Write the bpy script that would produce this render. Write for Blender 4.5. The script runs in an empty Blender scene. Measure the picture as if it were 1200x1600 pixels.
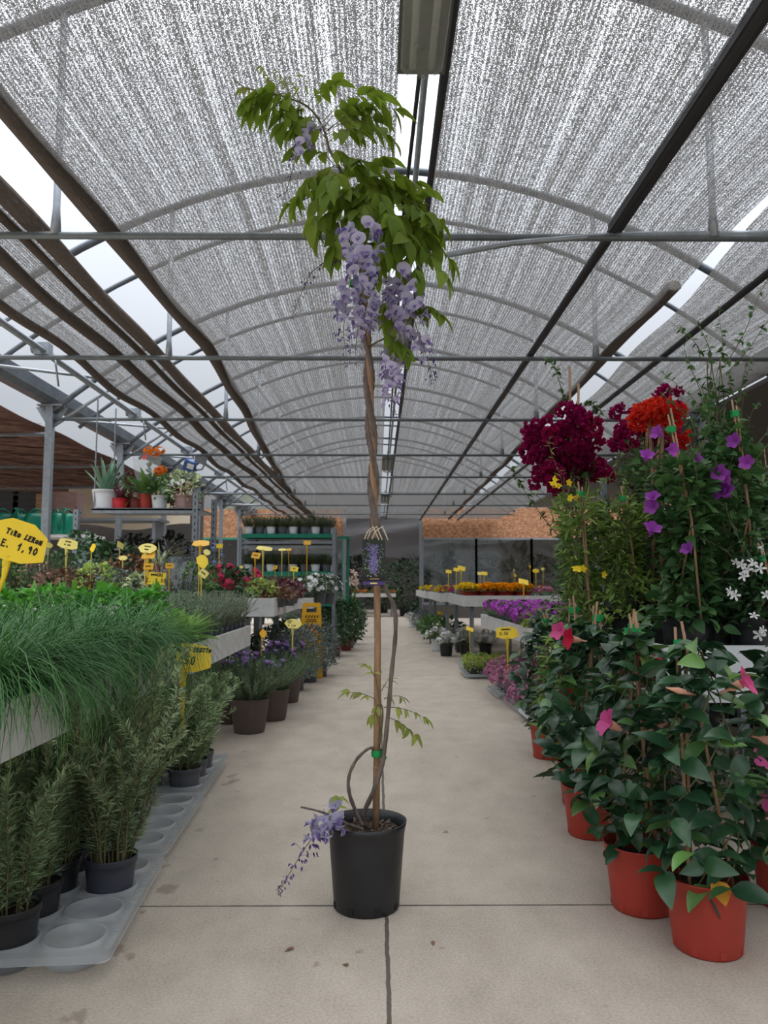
import bpy, math, random
import numpy as np
from mathutils import Vector, Matrix, Euler

S = bpy.context.scene
COL = S.collection
PI = math.pi
R = math.radians
rnd = random.Random(11)

# ------------------------------------------------------------------ camera, sky, exposure
CAM = Vector((0.0, 0.0, 1.10))
PITCH, YAW, FPX = R(5.33), R(-0.477), 1200.0
cd = bpy.data.cameras.new('camera')
cam = bpy.data.objects.new('camera', cd)
COL.objects.link(cam)
cam.location = CAM
cam.rotation_euler = (R(90) + PITCH, 0, YAW)
cd.sensor_fit = 'VERTICAL'
cd.sensor_height = 36.0
cd.lens = 27.0
cd.clip_start = 0.02
cd.clip_end = 300
cd.dof.use_dof = True
cd.dof.focus_distance = 2.6
cd.dof.aperture_fstop = 6.5
S.camera = cam
S.view_settings.view_transform = 'Standard'
S.view_settings.look = 'None'
S.view_settings.gamma = 1
S.view_settings.use_curve_mapping = False
S.view_settings.exposure = 0.0
SKY_STRENGTH = 1.0

CAMR = cam.rotation_euler.to_matrix()


def ray(px, py):
    return CAMR @ Vector(((px - 600) / FPX, -(py - 800) / FPX, -1.0))


def at(px, py, Y):
    d = ray(px, py)
    return CAM + d * ((Y - CAM.y) / d.y)


def gz(px, py, z):
    d = ray(px, py)
    return CAM + d * ((z - CAM.z) / d.z)


def hx(c, a=1.0):
    """sRGB 0-255 triple -> linear rgba"""
    f = lambda v: v / 12.92 if v <= 0.04045 else ((v + 0.055) / 1.055) ** 2.4
    return tuple(f(v / 255.0) for v in c) + (a,)


# ------------------------------------------------------------------ node helpers
class NT:
    def __init__(self, tree):
        self.t = tree
        tree.nodes.clear()

    def n(self, kind, **kw):
        nd = self.t.nodes.new(kind)
        ins = kw.pop('ins', {})
        for k, v in kw.items():
            setattr(nd, k, v)
        for k, v in ins.items():
            s = nd.inputs[k]
            if isinstance(v, bpy.types.NodeSocket):
                self.t.links.new(v, s)
            else:
                s.default_value = v
        return nd

    def math(self, op, a, b=None, c=None, clamp=False):
        ins = {0: a}
        if b is not None:
            ins[1] = b
        if c is not None:
            ins[2] = c
        nd = self.n('ShaderNodeMath', operation=op, ins=ins)
        nd.use_clamp = clamp
        return nd.outputs[0]

    def ramp(self, fac, stops):
        nd = self.n('ShaderNodeValToRGB', ins={0: fac})
        e = nd.color_ramp.elements
        while len(e) > 1:
            e.remove(e[-1])
        e[0].position, e[0].color = stops[0]
        for p, c in stops[1:]:
            x = e.new(p)
            x.color = c
        return nd.outputs[0]

    def noise(self, vec, scale, detail=3.0, rough=0.5):
        ins = {'Scale': scale, 'Detail': detail, 'Roughness': rough}
        if vec is not None:
            ins['Vector'] = vec
        return self.n('ShaderNodeTexNoise', ins=ins).outputs[0]

    def mapping(self, vec, scale=(1, 1, 1), rot=(0, 0, 0)):
        return self.n('ShaderNodeMapping', ins={'Vector': vec, 'Scale': scale, 'Rotation': rot}).outputs[0]

    def mixc(self, fac, a, b, blend='MIX'):
        nd = self.n('ShaderNodeMix', data_type='RGBA', blend_type=blend)
        for k, v in ((0, fac), (6, a), (7, b)):
            if isinstance(v, bpy.types.NodeSocket):
                self.t.links.new(v, nd.inputs[k])
            else:
                nd.inputs[k].default_value = v
        return nd.outputs[2]

    def out(self, sh):
        o = self.n('ShaderNodeOutputMaterial')
        self.t.links.new(sh, o.inputs[0])


def newmat(name):
    m = bpy.data.materials.new(name)
    m.use_nodes = True
    return m, NT(m.node_tree)


# sky: overcast, brighter towards the zenith as an overcast sky is
w = bpy.data.worlds.new('overcast_sky')
S.world = w
w.use_nodes = True
q = NT(w.node_tree)
tc = q.n('ShaderNodeTexCoord')
sep = q.n('ShaderNodeSeparateXYZ', ins={0: tc.outputs['Generated']})
zz = q.math('MAXIMUM', sep.outputs[2], 0.0)
z3 = q.math('MULTIPLY', q.math('MULTIPLY', zz, zz), zz)
lum = q.math('MULTIPLY_ADD', z3, 7.0, q.math('MULTIPLY_ADD', zz, 0.7, 0.42))
cl = q.noise(q.mapping(tc.outputs['Generated'], (2, 2, 5)), 1.6, 4, 0.55)
cl = q.math('MULTIPLY_ADD', cl, 0.30, 0.85)
lum = q.math('MULTIPLY', lum, cl)
col = q.ramp(zz, [(0.0, (0.88, 0.93, 1.0, 1)), (0.5, (0.88, 0.94, 1.04, 1)), (1.0, (0.97, 0.98, 1.0, 1))])
bg = q.n('ShaderNodeBackground', ins={0: col, 1: q.math('MULTIPLY', lum, SKY_STRENGTH)})
wo = q.n('ShaderNodeOutputWorld')
q.t.links.new(bg.outputs[0], wo.inputs[0])


# ------------------------------------------------------------------ materials
def plain(name, c, rough=0.55, metal=0.0, var=0.12, scale=14, spec=0.4, coat=0.0):
    m, q = newmat(name)
    tc = q.n('ShaderNodeTexCoord')
    f = q.noise(tc.outputs['Object'], scale, 4, 0.6)
    c = hx(c)
    lo = tuple(v * (1 - var) for v in c[:3]) + (1,)
    hi = tuple(min(1, v * (1 + var)) for v in c[:3]) + (1,)
    colr = q.ramp(f, [(0.3, lo), (0.7, hi)])
    rr = q.math('MULTIPLY_ADD', f, 0.2, rough - 0.1)
    p = q.n('ShaderNodeBsdfPrincipled', ins={'Base Color': colr, 'Roughness': rr, 'Metallic': metal,
                                             'Specular IOR Level': spec, 'Coat Weight': coat})
    q.out(p.outputs[0])
    return m


def leafy(name, c1, c2, rough=0.5, trans=0.22, spec=0.3, tcol=None, c3=None):
    """foliage: colour varies leaf by leaf"""
    m, q = newmat(name)
    g = q.n('ShaderNodeNewGeometry')
    oi = q.n('ShaderNodeObjectInfo')
    f = g.outputs['Random Per Island']
    stops = [(0.0, hx(c1)), (1.0, hx(c2))]
    if c3:
        stops = [(0.0, hx(c1)), (0.85, hx(c2)), (1.0, hx(c3))]
    colr = q.ramp(f, stops)
    hs = q.n('ShaderNodeHueSaturation', ins={'Color': colr, 'Value': q.math('MULTIPLY_ADD', oi.outputs['Random'], 0.24, 0.80),
                                             'Hue': q.math('MULTIPLY_ADD', oi.outputs['Random'], 0.016, 0.492)})
    p = q.n('ShaderNodeBsdfPrincipled', ins={'Base Color': hs.outputs[0], 'Roughness': rough, 'Specular IOR Level': spec})
    sh = p.outputs[0]
    if trans:
        t = q.n('ShaderNodeBsdfTranslucent', ins={0: hx(tcol) if tcol else hs.outputs[0]})
        mx = q.n('ShaderNodeMixShader', ins={0: trans, 1: sh, 2: t.outputs[0]})
        sh = mx.outputs[0]
    q.out(sh)
    return m


def net_material(name, dark, light, open_lo, open_hi):
    """knitted shade cloth: threads with real gaps between them"""
    m, q = newmat(name)
    tc = q.n('ShaderNodeTexCoord')
    o = tc.outputs['Object']
    fine = q.noise(q.mapping(o, (235, 130, 1)), 1.0, 2, 0.6)
    med = q.noise(q.mapping(o, (70, 26, 1)), 1.0, 3, 0.6)
    stripe = q.noise(q.mapping(o, (18, 0.10, 1)), 1.0, 4, 0.75)
    sp = q.n('ShaderNodeSeparateXYZ', ins={0: o})
    thread = q.math('SINE', q.math('MULTIPLY', sp.outputs[0], 2 * PI / 0.020))
    v = q.math('MULTIPLY_ADD', thread, 0.05, fine)
    v = q.math('ADD', v, q.math('MULTIPLY_ADD', med, 0.22, -0.11))
    v = q.math('ADD', v, q.math('MULTIPLY_ADD', stripe, 0.40, -0.20))
    op = q.n('ShaderNodeMapRange', ins={0: v, 1: open_lo, 2: open_hi, 3: 0.0, 4: 0.85})
    c = q.mixc(med, hx(dark), hx(light))
    d = q.n('ShaderNodeBsdfDiffuse', ins={0: c})
    t = q.n('ShaderNodeBsdfTranslucent', ins={0: c})
    mx = q.n('ShaderNodeMixShader', ins={0: 0.5, 1: d.outputs[0], 2: t.outputs[0]})
    tr = q.n('ShaderNodeBsdfTransparent')
    m2 = q.n('ShaderNodeMixShader', ins={0: op.outputs[0], 1: mx.outputs[0], 2: tr.outputs[0]})
    q.out(m2.outputs[0])
    return m


def film_material(name, c, alpha, rough=0.25, gloss=0.25):
    m, q = newmat(name)
    tc = q.n('ShaderNodeTexCoord')
    f = q.noise(tc.outputs['Object'], 9, 3)
    d = q.n('ShaderNodeBsdfPrincipled', ins={'Base Color': hx(c), 'Roughness': rough, 'Specular IOR Level': 0.6})
    t = q.n('ShaderNodeBsdfTranslucent', ins={0: hx(c)})
    a = q.n('ShaderNodeMixShader', ins={0: 0.4, 1: d.outputs[0], 2: t.outputs[0]})
    tr = q.n('ShaderNodeBsdfTransparent')
    fa = q.math('MULTIPLY_ADD', f, 0.2, 1 - alpha - 0.1, clamp=True)
    b = q.n('ShaderNodeMixShader', ins={0: fa, 1: a.outputs[0], 2: tr.outputs[0]})
    q.out(b.outputs[0])
    return m


def concrete():
    m, q = newmat('floor_concrete')
    tc = q.n('ShaderNodeTexCoord')
    o = tc.outputs['Object']
    big = q.noise(o, 0.9, 5, 0.6)
    mid = q.noise(q.mapping(o, (5, 3, 1)), 1.0, 5, 0.65)
    fine = q.noise(o, 120, 3, 0.6)
    v = q.math('MULTIPLY_ADD', mid, 0.6, q.math('MULTIPLY', big, 0.4))
    c = q.ramp(v, [(0.30, hx((148, 136, 121))), (0.5, hx((172, 160, 144))), (0.70, hx((192, 180, 164)))])
    c = q.mixc(0.22, c, q.ramp(fine, [(0.3, (0.25, 0.22, 0.19, 1)), (0.65, (0.8, 0.75, 0.68, 1))]))
    spots = q.noise(o, 13, 2, 0.5)
    c = q.mixc(q.ramp(spots, [(0.70, (0, 0, 0, 1)), (0.78, (0.55, 0.55, 0.55, 1))]), c, hx((122, 104, 88)))
    sp = q.n('ShaderNodeSeparateXYZ', ins={0: o})
    wob = q.math('MULTIPLY_ADD', q.noise(o, 14, 2), 0.012, -0.006)
    # sawn joints between the slabs
    dx = q.math('ABSOLUTE', q.math('ADD', q.math('SUBTRACT', sp.outputs[0], 0.03), wob))
    yy = q.math('SUBTRACT', sp.outputs[1], 2.75 - 6.65)
    dy = q.math('ABSOLUTE', q.math('SUBTRACT', q.math('PINGPONG', yy, 6.65 / 2), 0.0))
    dy = q.math('ADD', dy, q.math('MULTIPLY', wob, 0.5))
    jx = q.math('LESS_THAN', dx, 0.0065)
    jy = q.math('LESS_THAN', dy, 0.0055)
    j = q.math('MAXIMUM', jx, jy)
    c = q.mixc(q.math('MULTIPLY', j, 0.85), c, hx((64, 56, 50)))
    # damp stains by the pot trays
    st = q.noise(q.mapping(o, (9, 6, 1)), 1.0, 3)
    near = q.n('ShaderNodeMapRange', ins={0: q.math('ABSOLUTE', q.math('ADD', sp.outputs[0], 0.80)), 1: 0.02, 2: 0.12, 3: 0.16, 4: 0.0}).outputs[0]
    near = q.math('MULTIPLY', near, q.math('LESS_THAN', sp.outputs[1], 4.6))
    sm = q.n('ShaderNodeMapRange', ins={0: q.math('ADD', st, near), 1: 0.74, 2: 0.80, 3: 0.0, 4: 0.45}).outputs[0]
    c = q.mixc(sm, c, hx((112, 90, 76)))
    bmp = q.n('ShaderNodeBump', ins={'Height': q.math('MULTIPLY_ADD', j, -1.0, q.math('MULTIPLY', fine, 0.15)), 'Strength': 0.25, 'Distance': 0.01})
    p = q.n('ShaderNodeBsdfPrincipled', ins={'Base Color': c, 'Roughness': 0.72, 'Specular IOR Level': 0.35, 'Normal': bmp.outputs[0]})
    q.out(p.outputs[0])
    return m


def osb():
    m, q = newmat('osb_board')
    tc = q.n('ShaderNodeTexCoord')
    o = tc.outputs['Object']
    vo = q.n('ShaderNodeTexVoronoi', ins={'Vector': q.mapping(o, (16, 16, 26)), 'Scale': 1.0, 'Randomness': 1.0})
    f = q.noise(q.mapping(o, (20, 20, 40)), 1.0, 4, 0.7)
    c = q.ramp(q.math('MULTIPLY_ADD', vo.outputs['Color'], 0.5, q.math('MULTIPLY', f, 0.5)),
               [(0.2, hx((108, 70, 46))), (0.5, hx((150, 104, 72))), (0.8, hx((184, 142, 106)))])
    p = q.n('ShaderNodeBsdfPrincipled', ins={'Base Color': c, 'Roughness': 0.7})
    q.out(p.outputs[0])
    return m


def bark(name, c1, c2, sc=(60, 60, 9), rough=0.75):
    m, q = newmat(name)
    tc = q.n('ShaderNodeTexCoord')
    f = q.noise(q.mapping(tc.outputs['Object'], sc), 1.0, 5, 0.65)
    c = q.ramp(f, [(0.3, hx(c1)), (0.7, hx(c2))])
    b = q.n('ShaderNodeBump', ins={'Height': f, 'Strength': 0.4, 'Distance': 0.004})
    p = q.n('ShaderNodeBsdfPrincipled', ins={'Base Color': c, 'Roughness': rough, 'Normal': b.outputs[0], 'Specular IOR Level': 0.25})
    q.out(p.outputs[0])
    return m


def soilmat():
    m, q = newmat('soil')
    tc = q.n('ShaderNodeTexCoord')
    f = q.noise(tc.outputs['Object'], 70, 5, 0.7)
    c = q.ramp(f, [(0.35, hx((38, 30, 26))), (0.6, hx((74, 60, 50))), (0.72, hx((120, 104, 88)))])
    p = q.n('ShaderNodeBsdfPrincipled', ins={'Base Color': c, 'Roughness': 0.95, 'Specular IOR Level': 0.1})
    q.out(p.outputs[0])
    return m


def glassmat():
    m, q = newmat('window_glass')
    g = q.n('ShaderNodeBsdfGlossy', ins={0: (0.9, 0.92, 0.92, 1), 1: 0.06})
    t = q.n('ShaderNodeBsdfTransparent', ins={0: (0.86, 0.88, 0.87, 1)})
    lw = q.n('ShaderNodeLayerWeight', ins={0: 0.35})
    fa = q.math('MULTIPLY_ADD', lw.outputs[1], 0.5, 0.08)
    mx = q.n('ShaderNodeMixShader', ins={0: fa, 1: t.outputs[0], 2: g.outputs[0]})
    q.out(mx.outputs[0])
    return m


def flowerish(name, c1, c2, trans=0.3, rough=0.6):
    return leafy(name, c1, c2, rough=rough, trans=trans, spec=0.15)


M = {}
M['floor'] = concrete()
M['soil'] = soilmat()
M['osb'] = osb()
M['glass'] = glassmat()
M['net'] = net_material('shade_net_cloth', (52, 52, 53), (106, 103, 99), 0.500, 0.645)
M['netroll'] = net_material('rolled_net_cloth', (88, 80, 75), (130, 120, 113), 0.60, 0.85)
M['tray'] = film_material('clear_tray_plastic', (206, 212, 216), 0.58, 0.18)
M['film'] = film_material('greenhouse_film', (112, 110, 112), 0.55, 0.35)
M['wrap'] = film_material('wrap_film', (205, 212, 210), 0.22, 0.2)
M['cover'] = film_material('lamp_cover_plastic', (168, 170, 164), 0.5, 0.15)
M['steel'] = plain('galvanised_steel', (136, 142, 148), 0.45, 0.55, 0.18, 20)
M['darksteel'] = plain('tie_bar_steel', (98, 104, 106), 0.5, 0.4, 0.15, 20)
M['gutter'] = plain('gutter_steel', (92, 98, 104), 0.5, 0.35, 0.3, 6)
M['blackrail'] = plain('black_rail', (34, 34, 36), 0.55)
M['cable'] = plain('black_cable', (26, 26, 28), 0.6)
M['board'] = plain('whitewashed_board', (206, 206, 204), 0.8, 0, 0.13, 9, 0.2)
M['boardtop'] = plain('bench_top_board', (170, 168, 164), 0.85, 0, 0.15, 9, 0.2)
M['darkframe'] = plain('dark_bench_frame', (60, 60, 62), 0.6)
M['whiteplastic'] = plain('white_plastic', (214, 218, 222), 0.4, 0, 0.06, 8, 0.5)
M['blackpot'] = plain('black_pot_plastic', (34, 34, 37), 0.42, 0, 0.25, 10, 0.5)
M['greypot'] = plain('grey_pot_plastic', (86, 88, 94), 0.5, 0, 0.12, 10)
M['bluegreypot'] = plain('slate_pot_plastic', (62, 64, 76), 0.45, 0, 0.12, 10)
M['redpot'] = plain('terracotta_red_plastic', (164, 54, 40), 0.5, 0, 0.1, 7, 0.45)
M['maroonpot'] = plain('maroon_pot_plastic', (120, 48, 46), 0.5)
M['brownpot'] = plain('brown_ribbed_plastic', (92, 78, 72), 0.55, 0, 0.1, 10)
M['brightred'] = plain('bright_red_plastic', (196, 38, 48), 0.4)
M['pinkpot'] = plain('dusty_pink_plastic', (170, 138, 134), 0.5)
M['purplepot'] = plain('purple_plastic', (168, 84, 160), 0.45)
M['zinc'] = plain('zinc_bucket_metal', (134, 146, 150), 0.5, 0.3, 0.15, 8)
M['greencan'] = plain('green_can_plastic', (8, 112, 88), 0.4, 0, 0.1, 6)
M['greentrim'] = plain('teal_green_paint', (20, 122, 98), 0.5)
M['yellow'] = plain('yellow_sign_plastic', (234, 200, 38), 0.45, 0, 0.05, 5)
M['paleyellow'] = plain('faded_yellow_plastic', (222, 206, 112), 0.5, 0, 0.05, 5)
M['orange'] = plain('deep_yellow_plastic', (218, 164, 26), 0.45, 0, 0.05, 5)
M['ink'] = plain('marker_ink', (38, 32, 20), 0.7)
M['inkred'] = plain('warning_red', (206, 58, 30), 0.6)
M['cane'] = bark('bamboo_cane', (132, 102, 76), (176, 142, 110), (90, 90, 12), 0.55)
M['bark'] = bark('wisteria_bark', (80, 70, 64), (128, 114, 106))
M['twig'] = bark('green_twig', (84, 84, 58), (120, 112, 82))
M['greentape'] = plain('green_tie_tape', (22, 150, 78), 0.45)
M['reed'] = bark('reed_mat', (66, 44, 38), (158, 122, 108), (0.9, 34, 60))
M['cream'] = plain('cream_cladding', (222, 208, 184), 0.8, 0, 0.06, 4)
M['wood'] = bark('raw_timber', (140, 104, 78), (176, 140, 110), (3, 40, 40))
M['blueplastic'] = plain('blue_plastic', (52, 84, 140), 0.4)
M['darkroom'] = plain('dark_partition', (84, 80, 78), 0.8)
M['olive'] = plain('olive_grey_lamp', (84, 84, 78), 0.5)
M['lampwhite'] = plain('lamp_tube_white', (220, 222, 218), 0.4)

M['l_wisteria'] = leafy('wisteria_leaf', (84, 112, 34), (142, 162, 62), 0.55, 0.36, 0.2, (128, 156, 44))
M['l_wyoung'] = leafy('wisteria_young_leaf', (136, 150, 70), (176, 182, 96), 0.55, 0.35, 0.2)
M['f_lilac'] = flowerish('wisteria_banner_petal', (190, 184, 214), (214, 208, 232), 0.35)
M['f_violet'] = flowerish('wisteria_keel_petal', (126, 102, 172), (164, 144, 204), 0.3)
M['f_bud'] = flowerish('wisteria_bud', (74, 60, 110), (112, 92, 150), 0.2)
M['l_mandevilla'] = leafy('mandevilla_leaf', (30, 62, 40), (58, 98, 60), 0.30, 0.10, 0.6, None, (118, 160, 80))
M['l_rosemary'] = leafy('rosemary_needle', (118, 146, 106), (172, 192, 146), 0.6, 0.15, 0.25, None, (170, 190, 130))
M['l_chive'] = leafy('chive_blade', (48, 100, 48), (96, 152, 84), 0.45, 0.2, 0.35)
M['l_basil'] = leafy('basil_leaf', (70, 140, 44), (118, 186, 66), 0.45, 0.3, 0.35)
M['l_sage'] = leafy('light_green_leaf', (104, 152, 64), (156, 192, 92), 0.5, 0.3, 0.25)
M['l_thyme'] = leafy('grey_green_needle', (118, 140, 118), (170, 186, 162), 0.65, 0.15, 0.2)
M['l_lav'] = leafy('lavender_leaf', (84, 112, 82), (140, 164, 128), 0.65, 0.15, 0.2)
M['l_dark'] = leafy('dark_green_leaf', (38, 66, 42), (70, 104, 62), 0.45, 0.15, 0.35)
M['l_vdark'] = leafy('blackish_leaf', (30, 38, 32), (52, 60, 48), 0.45, 0.08, 0.35)
M['l_mid'] = leafy('mid_green_leaf', (62, 104, 52), (112, 150, 76), 0.5, 0.22, 0.3)
M['l_light'] = leafy('yellow_green_leaf', (122, 154, 62), (180, 198, 104), 0.5, 0.3, 0.3)
M['l_grey'] = leafy('blue_grey_leaf', (96, 112, 108), (138, 152, 146), 0.6, 0.1, 0.25)
M['l_silver'] = leafy('silver_leaf', (160, 168, 172), (206, 212, 214), 0.7, 0.1, 0.2)
M['l_bronze'] = leafy('bronze_leaf', (98, 66, 52), (150, 116, 84), 0.55, 0.15, 0.3)
M['l_pinkish'] = leafy('dusty_pink_leaf', (132, 96, 92), (176, 140, 128), 0.6, 0.15, 0.25)
M['l_burg'] = leafy('burgundy_leaf', (84, 38, 52), (124, 66, 76), 0.5, 0.15, 0.3)
M['l_bvine'] = leafy('bougainvillea_leaf', (48, 84, 48), (92, 128, 72), 0.5, 0.2, 0.3)
M['l_jas'] = leafy('narrow_jasmine_leaf', (88, 124, 56), (154, 182, 88), 0.5, 0.25, 0.3)
M['l_aloe'] = plain('aloe_leaf', (104, 142, 116), 0.5, 0, 0.15, 10)
M['l_cream'] = leafy('cream_striped_leaf', (120, 146, 96), (206, 212, 164), 0.5, 0.25, 0.3)
M['l_yellowed'] = leafy('yellowed_leaf', (222, 164, 44), (226, 170, 50), 0.5, 0.2, 0.3)
M['f_magenta'] = flowerish('magenta_bract', (128, 8, 66), (176, 22, 98), 0.35)
M['f_red'] = flowerish('red_bract', (206, 34, 30), (236, 66, 50), 0.3)
M['f_purple'] = flowerish('purple_petal', (136, 48, 156), (176, 88, 192), 0.3)
M['f_pink'] = flowerish('hot_pink_petal', (214, 62, 132), (232, 104, 164), 0.3)
M['f_crimson'] = flowerish('crimson_petal', (190, 16, 52), (214, 36, 72), 0.3)
M['f_pinktube'] = flowerish('pale_pink_tube', (232, 168, 150), (238, 186, 160), 0.3)
M['f_yellow'] = flowerish('yellow_petal', (244, 208, 30), (250, 222, 60), 0.3)
M['f_orange'] = flowerish('orange_petal', (246, 158, 10), (252, 190, 30), 0.25)
M['f_white'] = flowerish('white_petal', (228, 230, 228), (244, 244, 242), 0.25)
M['f_mauve'] = flowerish('mauve_petal', (150, 116, 186), (188, 158, 214), 0.3)
M['f_petunia'] = flowerish('orchid_petal', (182, 70, 190), (218, 116, 224), 0.3)
M['f_rose'] = flowerish('rose_pink_petal', (206, 40, 84), (232, 84, 118), 0.3)
M['f_dusty'] = flowerish('dusty_pink_petal', (176, 100, 138), (220, 156, 184), 0.3)
M['f_fire'] = flowerish('bright_orange_petal', (236, 104, 24), (246, 146, 50), 0.3)
M['f_peach'] = flowerish('peach_petal', (236, 196, 176), (244, 216, 200), 0.3)
M['f_bluish'] = flowerish('pale_blue_petal', (138, 148, 200), (170, 178, 220), 0.3)


# ------------------------------------------------------------------ mesh builder
def nrm(v):
    return v / np.maximum(np.linalg.norm(v, axis=-1, keepdims=True), 1e-9)


class MB:
    def __init__(self):
        self.v, self.f, self.n = [], [], 0      # f: (faces array (k,m), mat index, smooth)

    def add(self, v, f, mi=0, smooth=True):
        v = np.asarray(v, float).reshape(-1, 3)
        f = np.asarray(f, int)
        self.v.append(v)
        self.f.append((f + self.n, mi, smooth))
        self.n += len(v)

    def box(self, c, s, rot=None, mi=0):
        sx, sy, sz = (k / 2 for k in s)
        v = np.array([(x, y, z) for x in (-sx, sx) for y in (-sy, sy) for z in (-sz, sz)])
        if rot is not None:
            v = v @ np.array(Euler(rot).to_matrix()).T
        v = v + np.array(c)
        f = [(0, 1, 3, 2), (4, 6, 7, 5), (0, 4, 5, 1), (2, 3, 7, 6), (0, 2, 6, 4), (1, 5, 7, 3)]
        self.add(v, f, mi, False)
        return self

    def tube(self, pts, r, seg=8, mi=0, cap=True):
        P = np.array([tuple(p) for p in pts], float)
        n = len(P)
        rr = np.full(n, r, float) if np.isscalar(r) else np.asarray(r, float)
        T = nrm(np.gradient(P, axis=0))
        ref = np.array((0, 0, 1.0)) if abs(T[:, 2]).mean() < 0.8 else np.array((1.0, 0, 0))
        A = nrm(np.cross(T, ref))
        B = np.cross(T, A)
        a = np.linspace(0, 2 * PI, seg, endpoint=False)
        V = P[:, None] + rr[:, None, None] * (np.cos(a)[None, :, None] * A[:, None] + np.sin(a)[None, :, None] * B[:, None])
        i = np.arange(n - 1)[:, None] * seg
        j = np.arange(seg)[None]
        k = (j + 1) % seg
        F = np.stack([i + j, i + k, i + seg + k, i + seg + j], -1).reshape(-1, 4)
        self.add(V, F, mi)
        if cap:
            base = self.n - n * seg
            self.f.append((np.array([[base + x for x in range(seg)][::-1]]), mi, False))
            self.f.append((np.array([[base + (n - 1) * seg + x for x in range(seg)]]), mi, False))
        return self

    def lathe(self, prof, seg=32, c=(0, 0, 0), mi=0, wob=None, axis=None):
        P = np.array(prof, float)
        a = np.linspace(0, 2 * PI, seg, endpoint=False)
        rad = P[:, 0][:, None] * np.ones(seg)[None]
        if wob is not None:
            rad = rad * wob(np.arange(seg), P)
        V = np.stack([rad * np.cos(a), rad * np.sin(a), np.repeat(P[:, 1][:, None], seg, 1)], -1)
        if axis is not None:
            V = V @ np.array(axis).T
        V = V + np.array(c)
        n = len(P)
        i = np.arange(n - 1)[:, None] * seg
        j = np.arange(seg)[None]
        k = (j + 1) % seg
        F = np.stack([i + j, i + k, i + seg + k, i + seg + j], -1).reshape(-1, 4)
        self.add(V, F, mi)
        return self

    def grid(self, V, mi=0, smooth=True):
        V = np.asarray(V, float)
        n, m = V.shape[:2]
        i = np.arange(n - 1)[:, None] * m
        j = np.arange(m - 1)[None]
        F = np.stack([i + j, i + j + 1, i + m + j + 1, i + m + j], -1).reshape(-1, 4)
        self.add(V, F, mi, smooth)
        return self

    def prism(self, poly, z0, z1, mi=0, M4=None):
        """extrude a 2-D polygon; local z is thickness"""
        n = len(poly)
        V = np.array([(x, y, z0) for x, y in poly] + [(x, y, z1) for x, y in poly])
        if M4 is not None:
            V = V @ np.array(M4)[:3, :3].T + np.array(M4)[:3, 3]
        self.add(V, [[i, (i + 1) % n, n + (i + 1) % n, n + i] for i in range(n)], mi, False)
        b = self.n - 2 * n
        self.f.append((np.array([[b + i for i in range(n)][::-1]]), mi, False))
        self.f.append((np.array([[b + n + i for i in range(n)]]), mi, False))
        return self

    def leaves(self, P, D, U, L, W, shape='ovate', bend=0.5, fold=0.15, k=4, mi=0, twist=None):
        P, D, U = (np.asarray(x, float) for x in (P, D, U))
        N = len(P)
        if N == 0:
            return self
        L = np.broadcast_to(np.asarray(L, float), (N,))
        W = np.broadcast_to(np.asarray(W, float), (N,))
        bend = np.broadcast_to(np.asarray(bend, float), (N,)) + 1e-4
        D = nrm(D)
        Sd = nrm(np.cross(D, U))
        Nn = np.cross(Sd, D)
        u = np.linspace(0, 1, k + 1)
        if shape == 'ovate':
            w_ = np.sin(PI * u ** 0.72) ** 0.85 * (1 - 0.15 * u)
        elif shape == 'round':
            w_ = np.sqrt(np.maximum(0, 1 - (2 * u - 1) ** 2))
        elif shape == 'petal':
            w_ = np.sin(PI * np.minimum(1, u * 0.94) ** 1.35) ** 0.7
        elif shape == 'lance':
            w_ = np.sin(PI * u ** 0.8)
        else:
            w_ = np.minimum(1, 1.15 - u ** 2.2)
        w_ = np.maximum(w_, 0.04)
        w_[0] = max(w_[0], 0.12)
        ang = bend[:, None] * u[None]
        al = L[:, None] * np.sin(ang) / bend[:, None]
        dr = -L[:, None] * (1 - np.cos(ang)) / bend[:, None]
        C = P[:, None] + D[:, None] * al[..., None] + Nn[:, None] * dr[..., None]
        # normal along the curve
        Nc = Nn[:, None] * np.cos(ang)[..., None] + D[:, None] * np.sin(ang)[..., None]
        hw = 0.5 * W[:, None] * w_[None]
        if fold is None:      # flat two-column strip
            V = np.stack([C - Sd[:, None] * hw[..., None], C + Sd[:, None] * hw[..., None]], 2)
            cc = 2
        else:
            up = Nc * (hw * fold * 2)[..., None]
            V = np.stack([C - Sd[:, None] * hw[..., None] + up, C, C + Sd[:, None] * hw[..., None] + up], 2)
            cc = 3
        r = k + 1
        base = np.arange(N)[:, None, None] * (r * cc)
        i = np.arange(k)[None, :, None] * cc
        j = np.arange(cc - 1)[None, None]
        b = base + i + j
        F = np.stack([b, b + 1, b + cc + 1, b + cc], -1).reshape(-1, 4)
        self.add(V, F, mi)
        return self

    def mesh(self, name, mats):
        me = bpy.data.meshes.new(name)
        V = np.concatenate(self.v) if self.v else np.zeros((0, 3))
        me.vertices.add(len(V))
        me.vertices.foreach_set('co', V.astype(np.float32).ravel())
        loops = np.concatenate([f.ravel() for f, _, _ in self.f])
        tot = np.concatenate([np.full(len(f), f.shape[1]) for f, _, _ in self.f])
        mi = np.concatenate([np.full(len(f), m_) for f, m_, _ in self.f])
        sm = np.concatenate([np.full(len(f), s_) for f, _, s_ in self.f])
        start = np.concatenate([[0], np.cumsum(tot)[:-1]])
        me.loops.add(len(loops))
        me.loops.foreach_set('vertex_index', loops.astype(np.int32))
        me.polygons.add(len(tot))
        me.polygons.foreach_set('loop_start', start.astype(np.int32))
        me.polygons.foreach_set('loop_total', tot.astype(np.int32))
        me.polygons.foreach_set('material_index', mi.astype(np.int32))
        me.polygons.foreach_set('use_smooth', sm.astype(bool))
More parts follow.
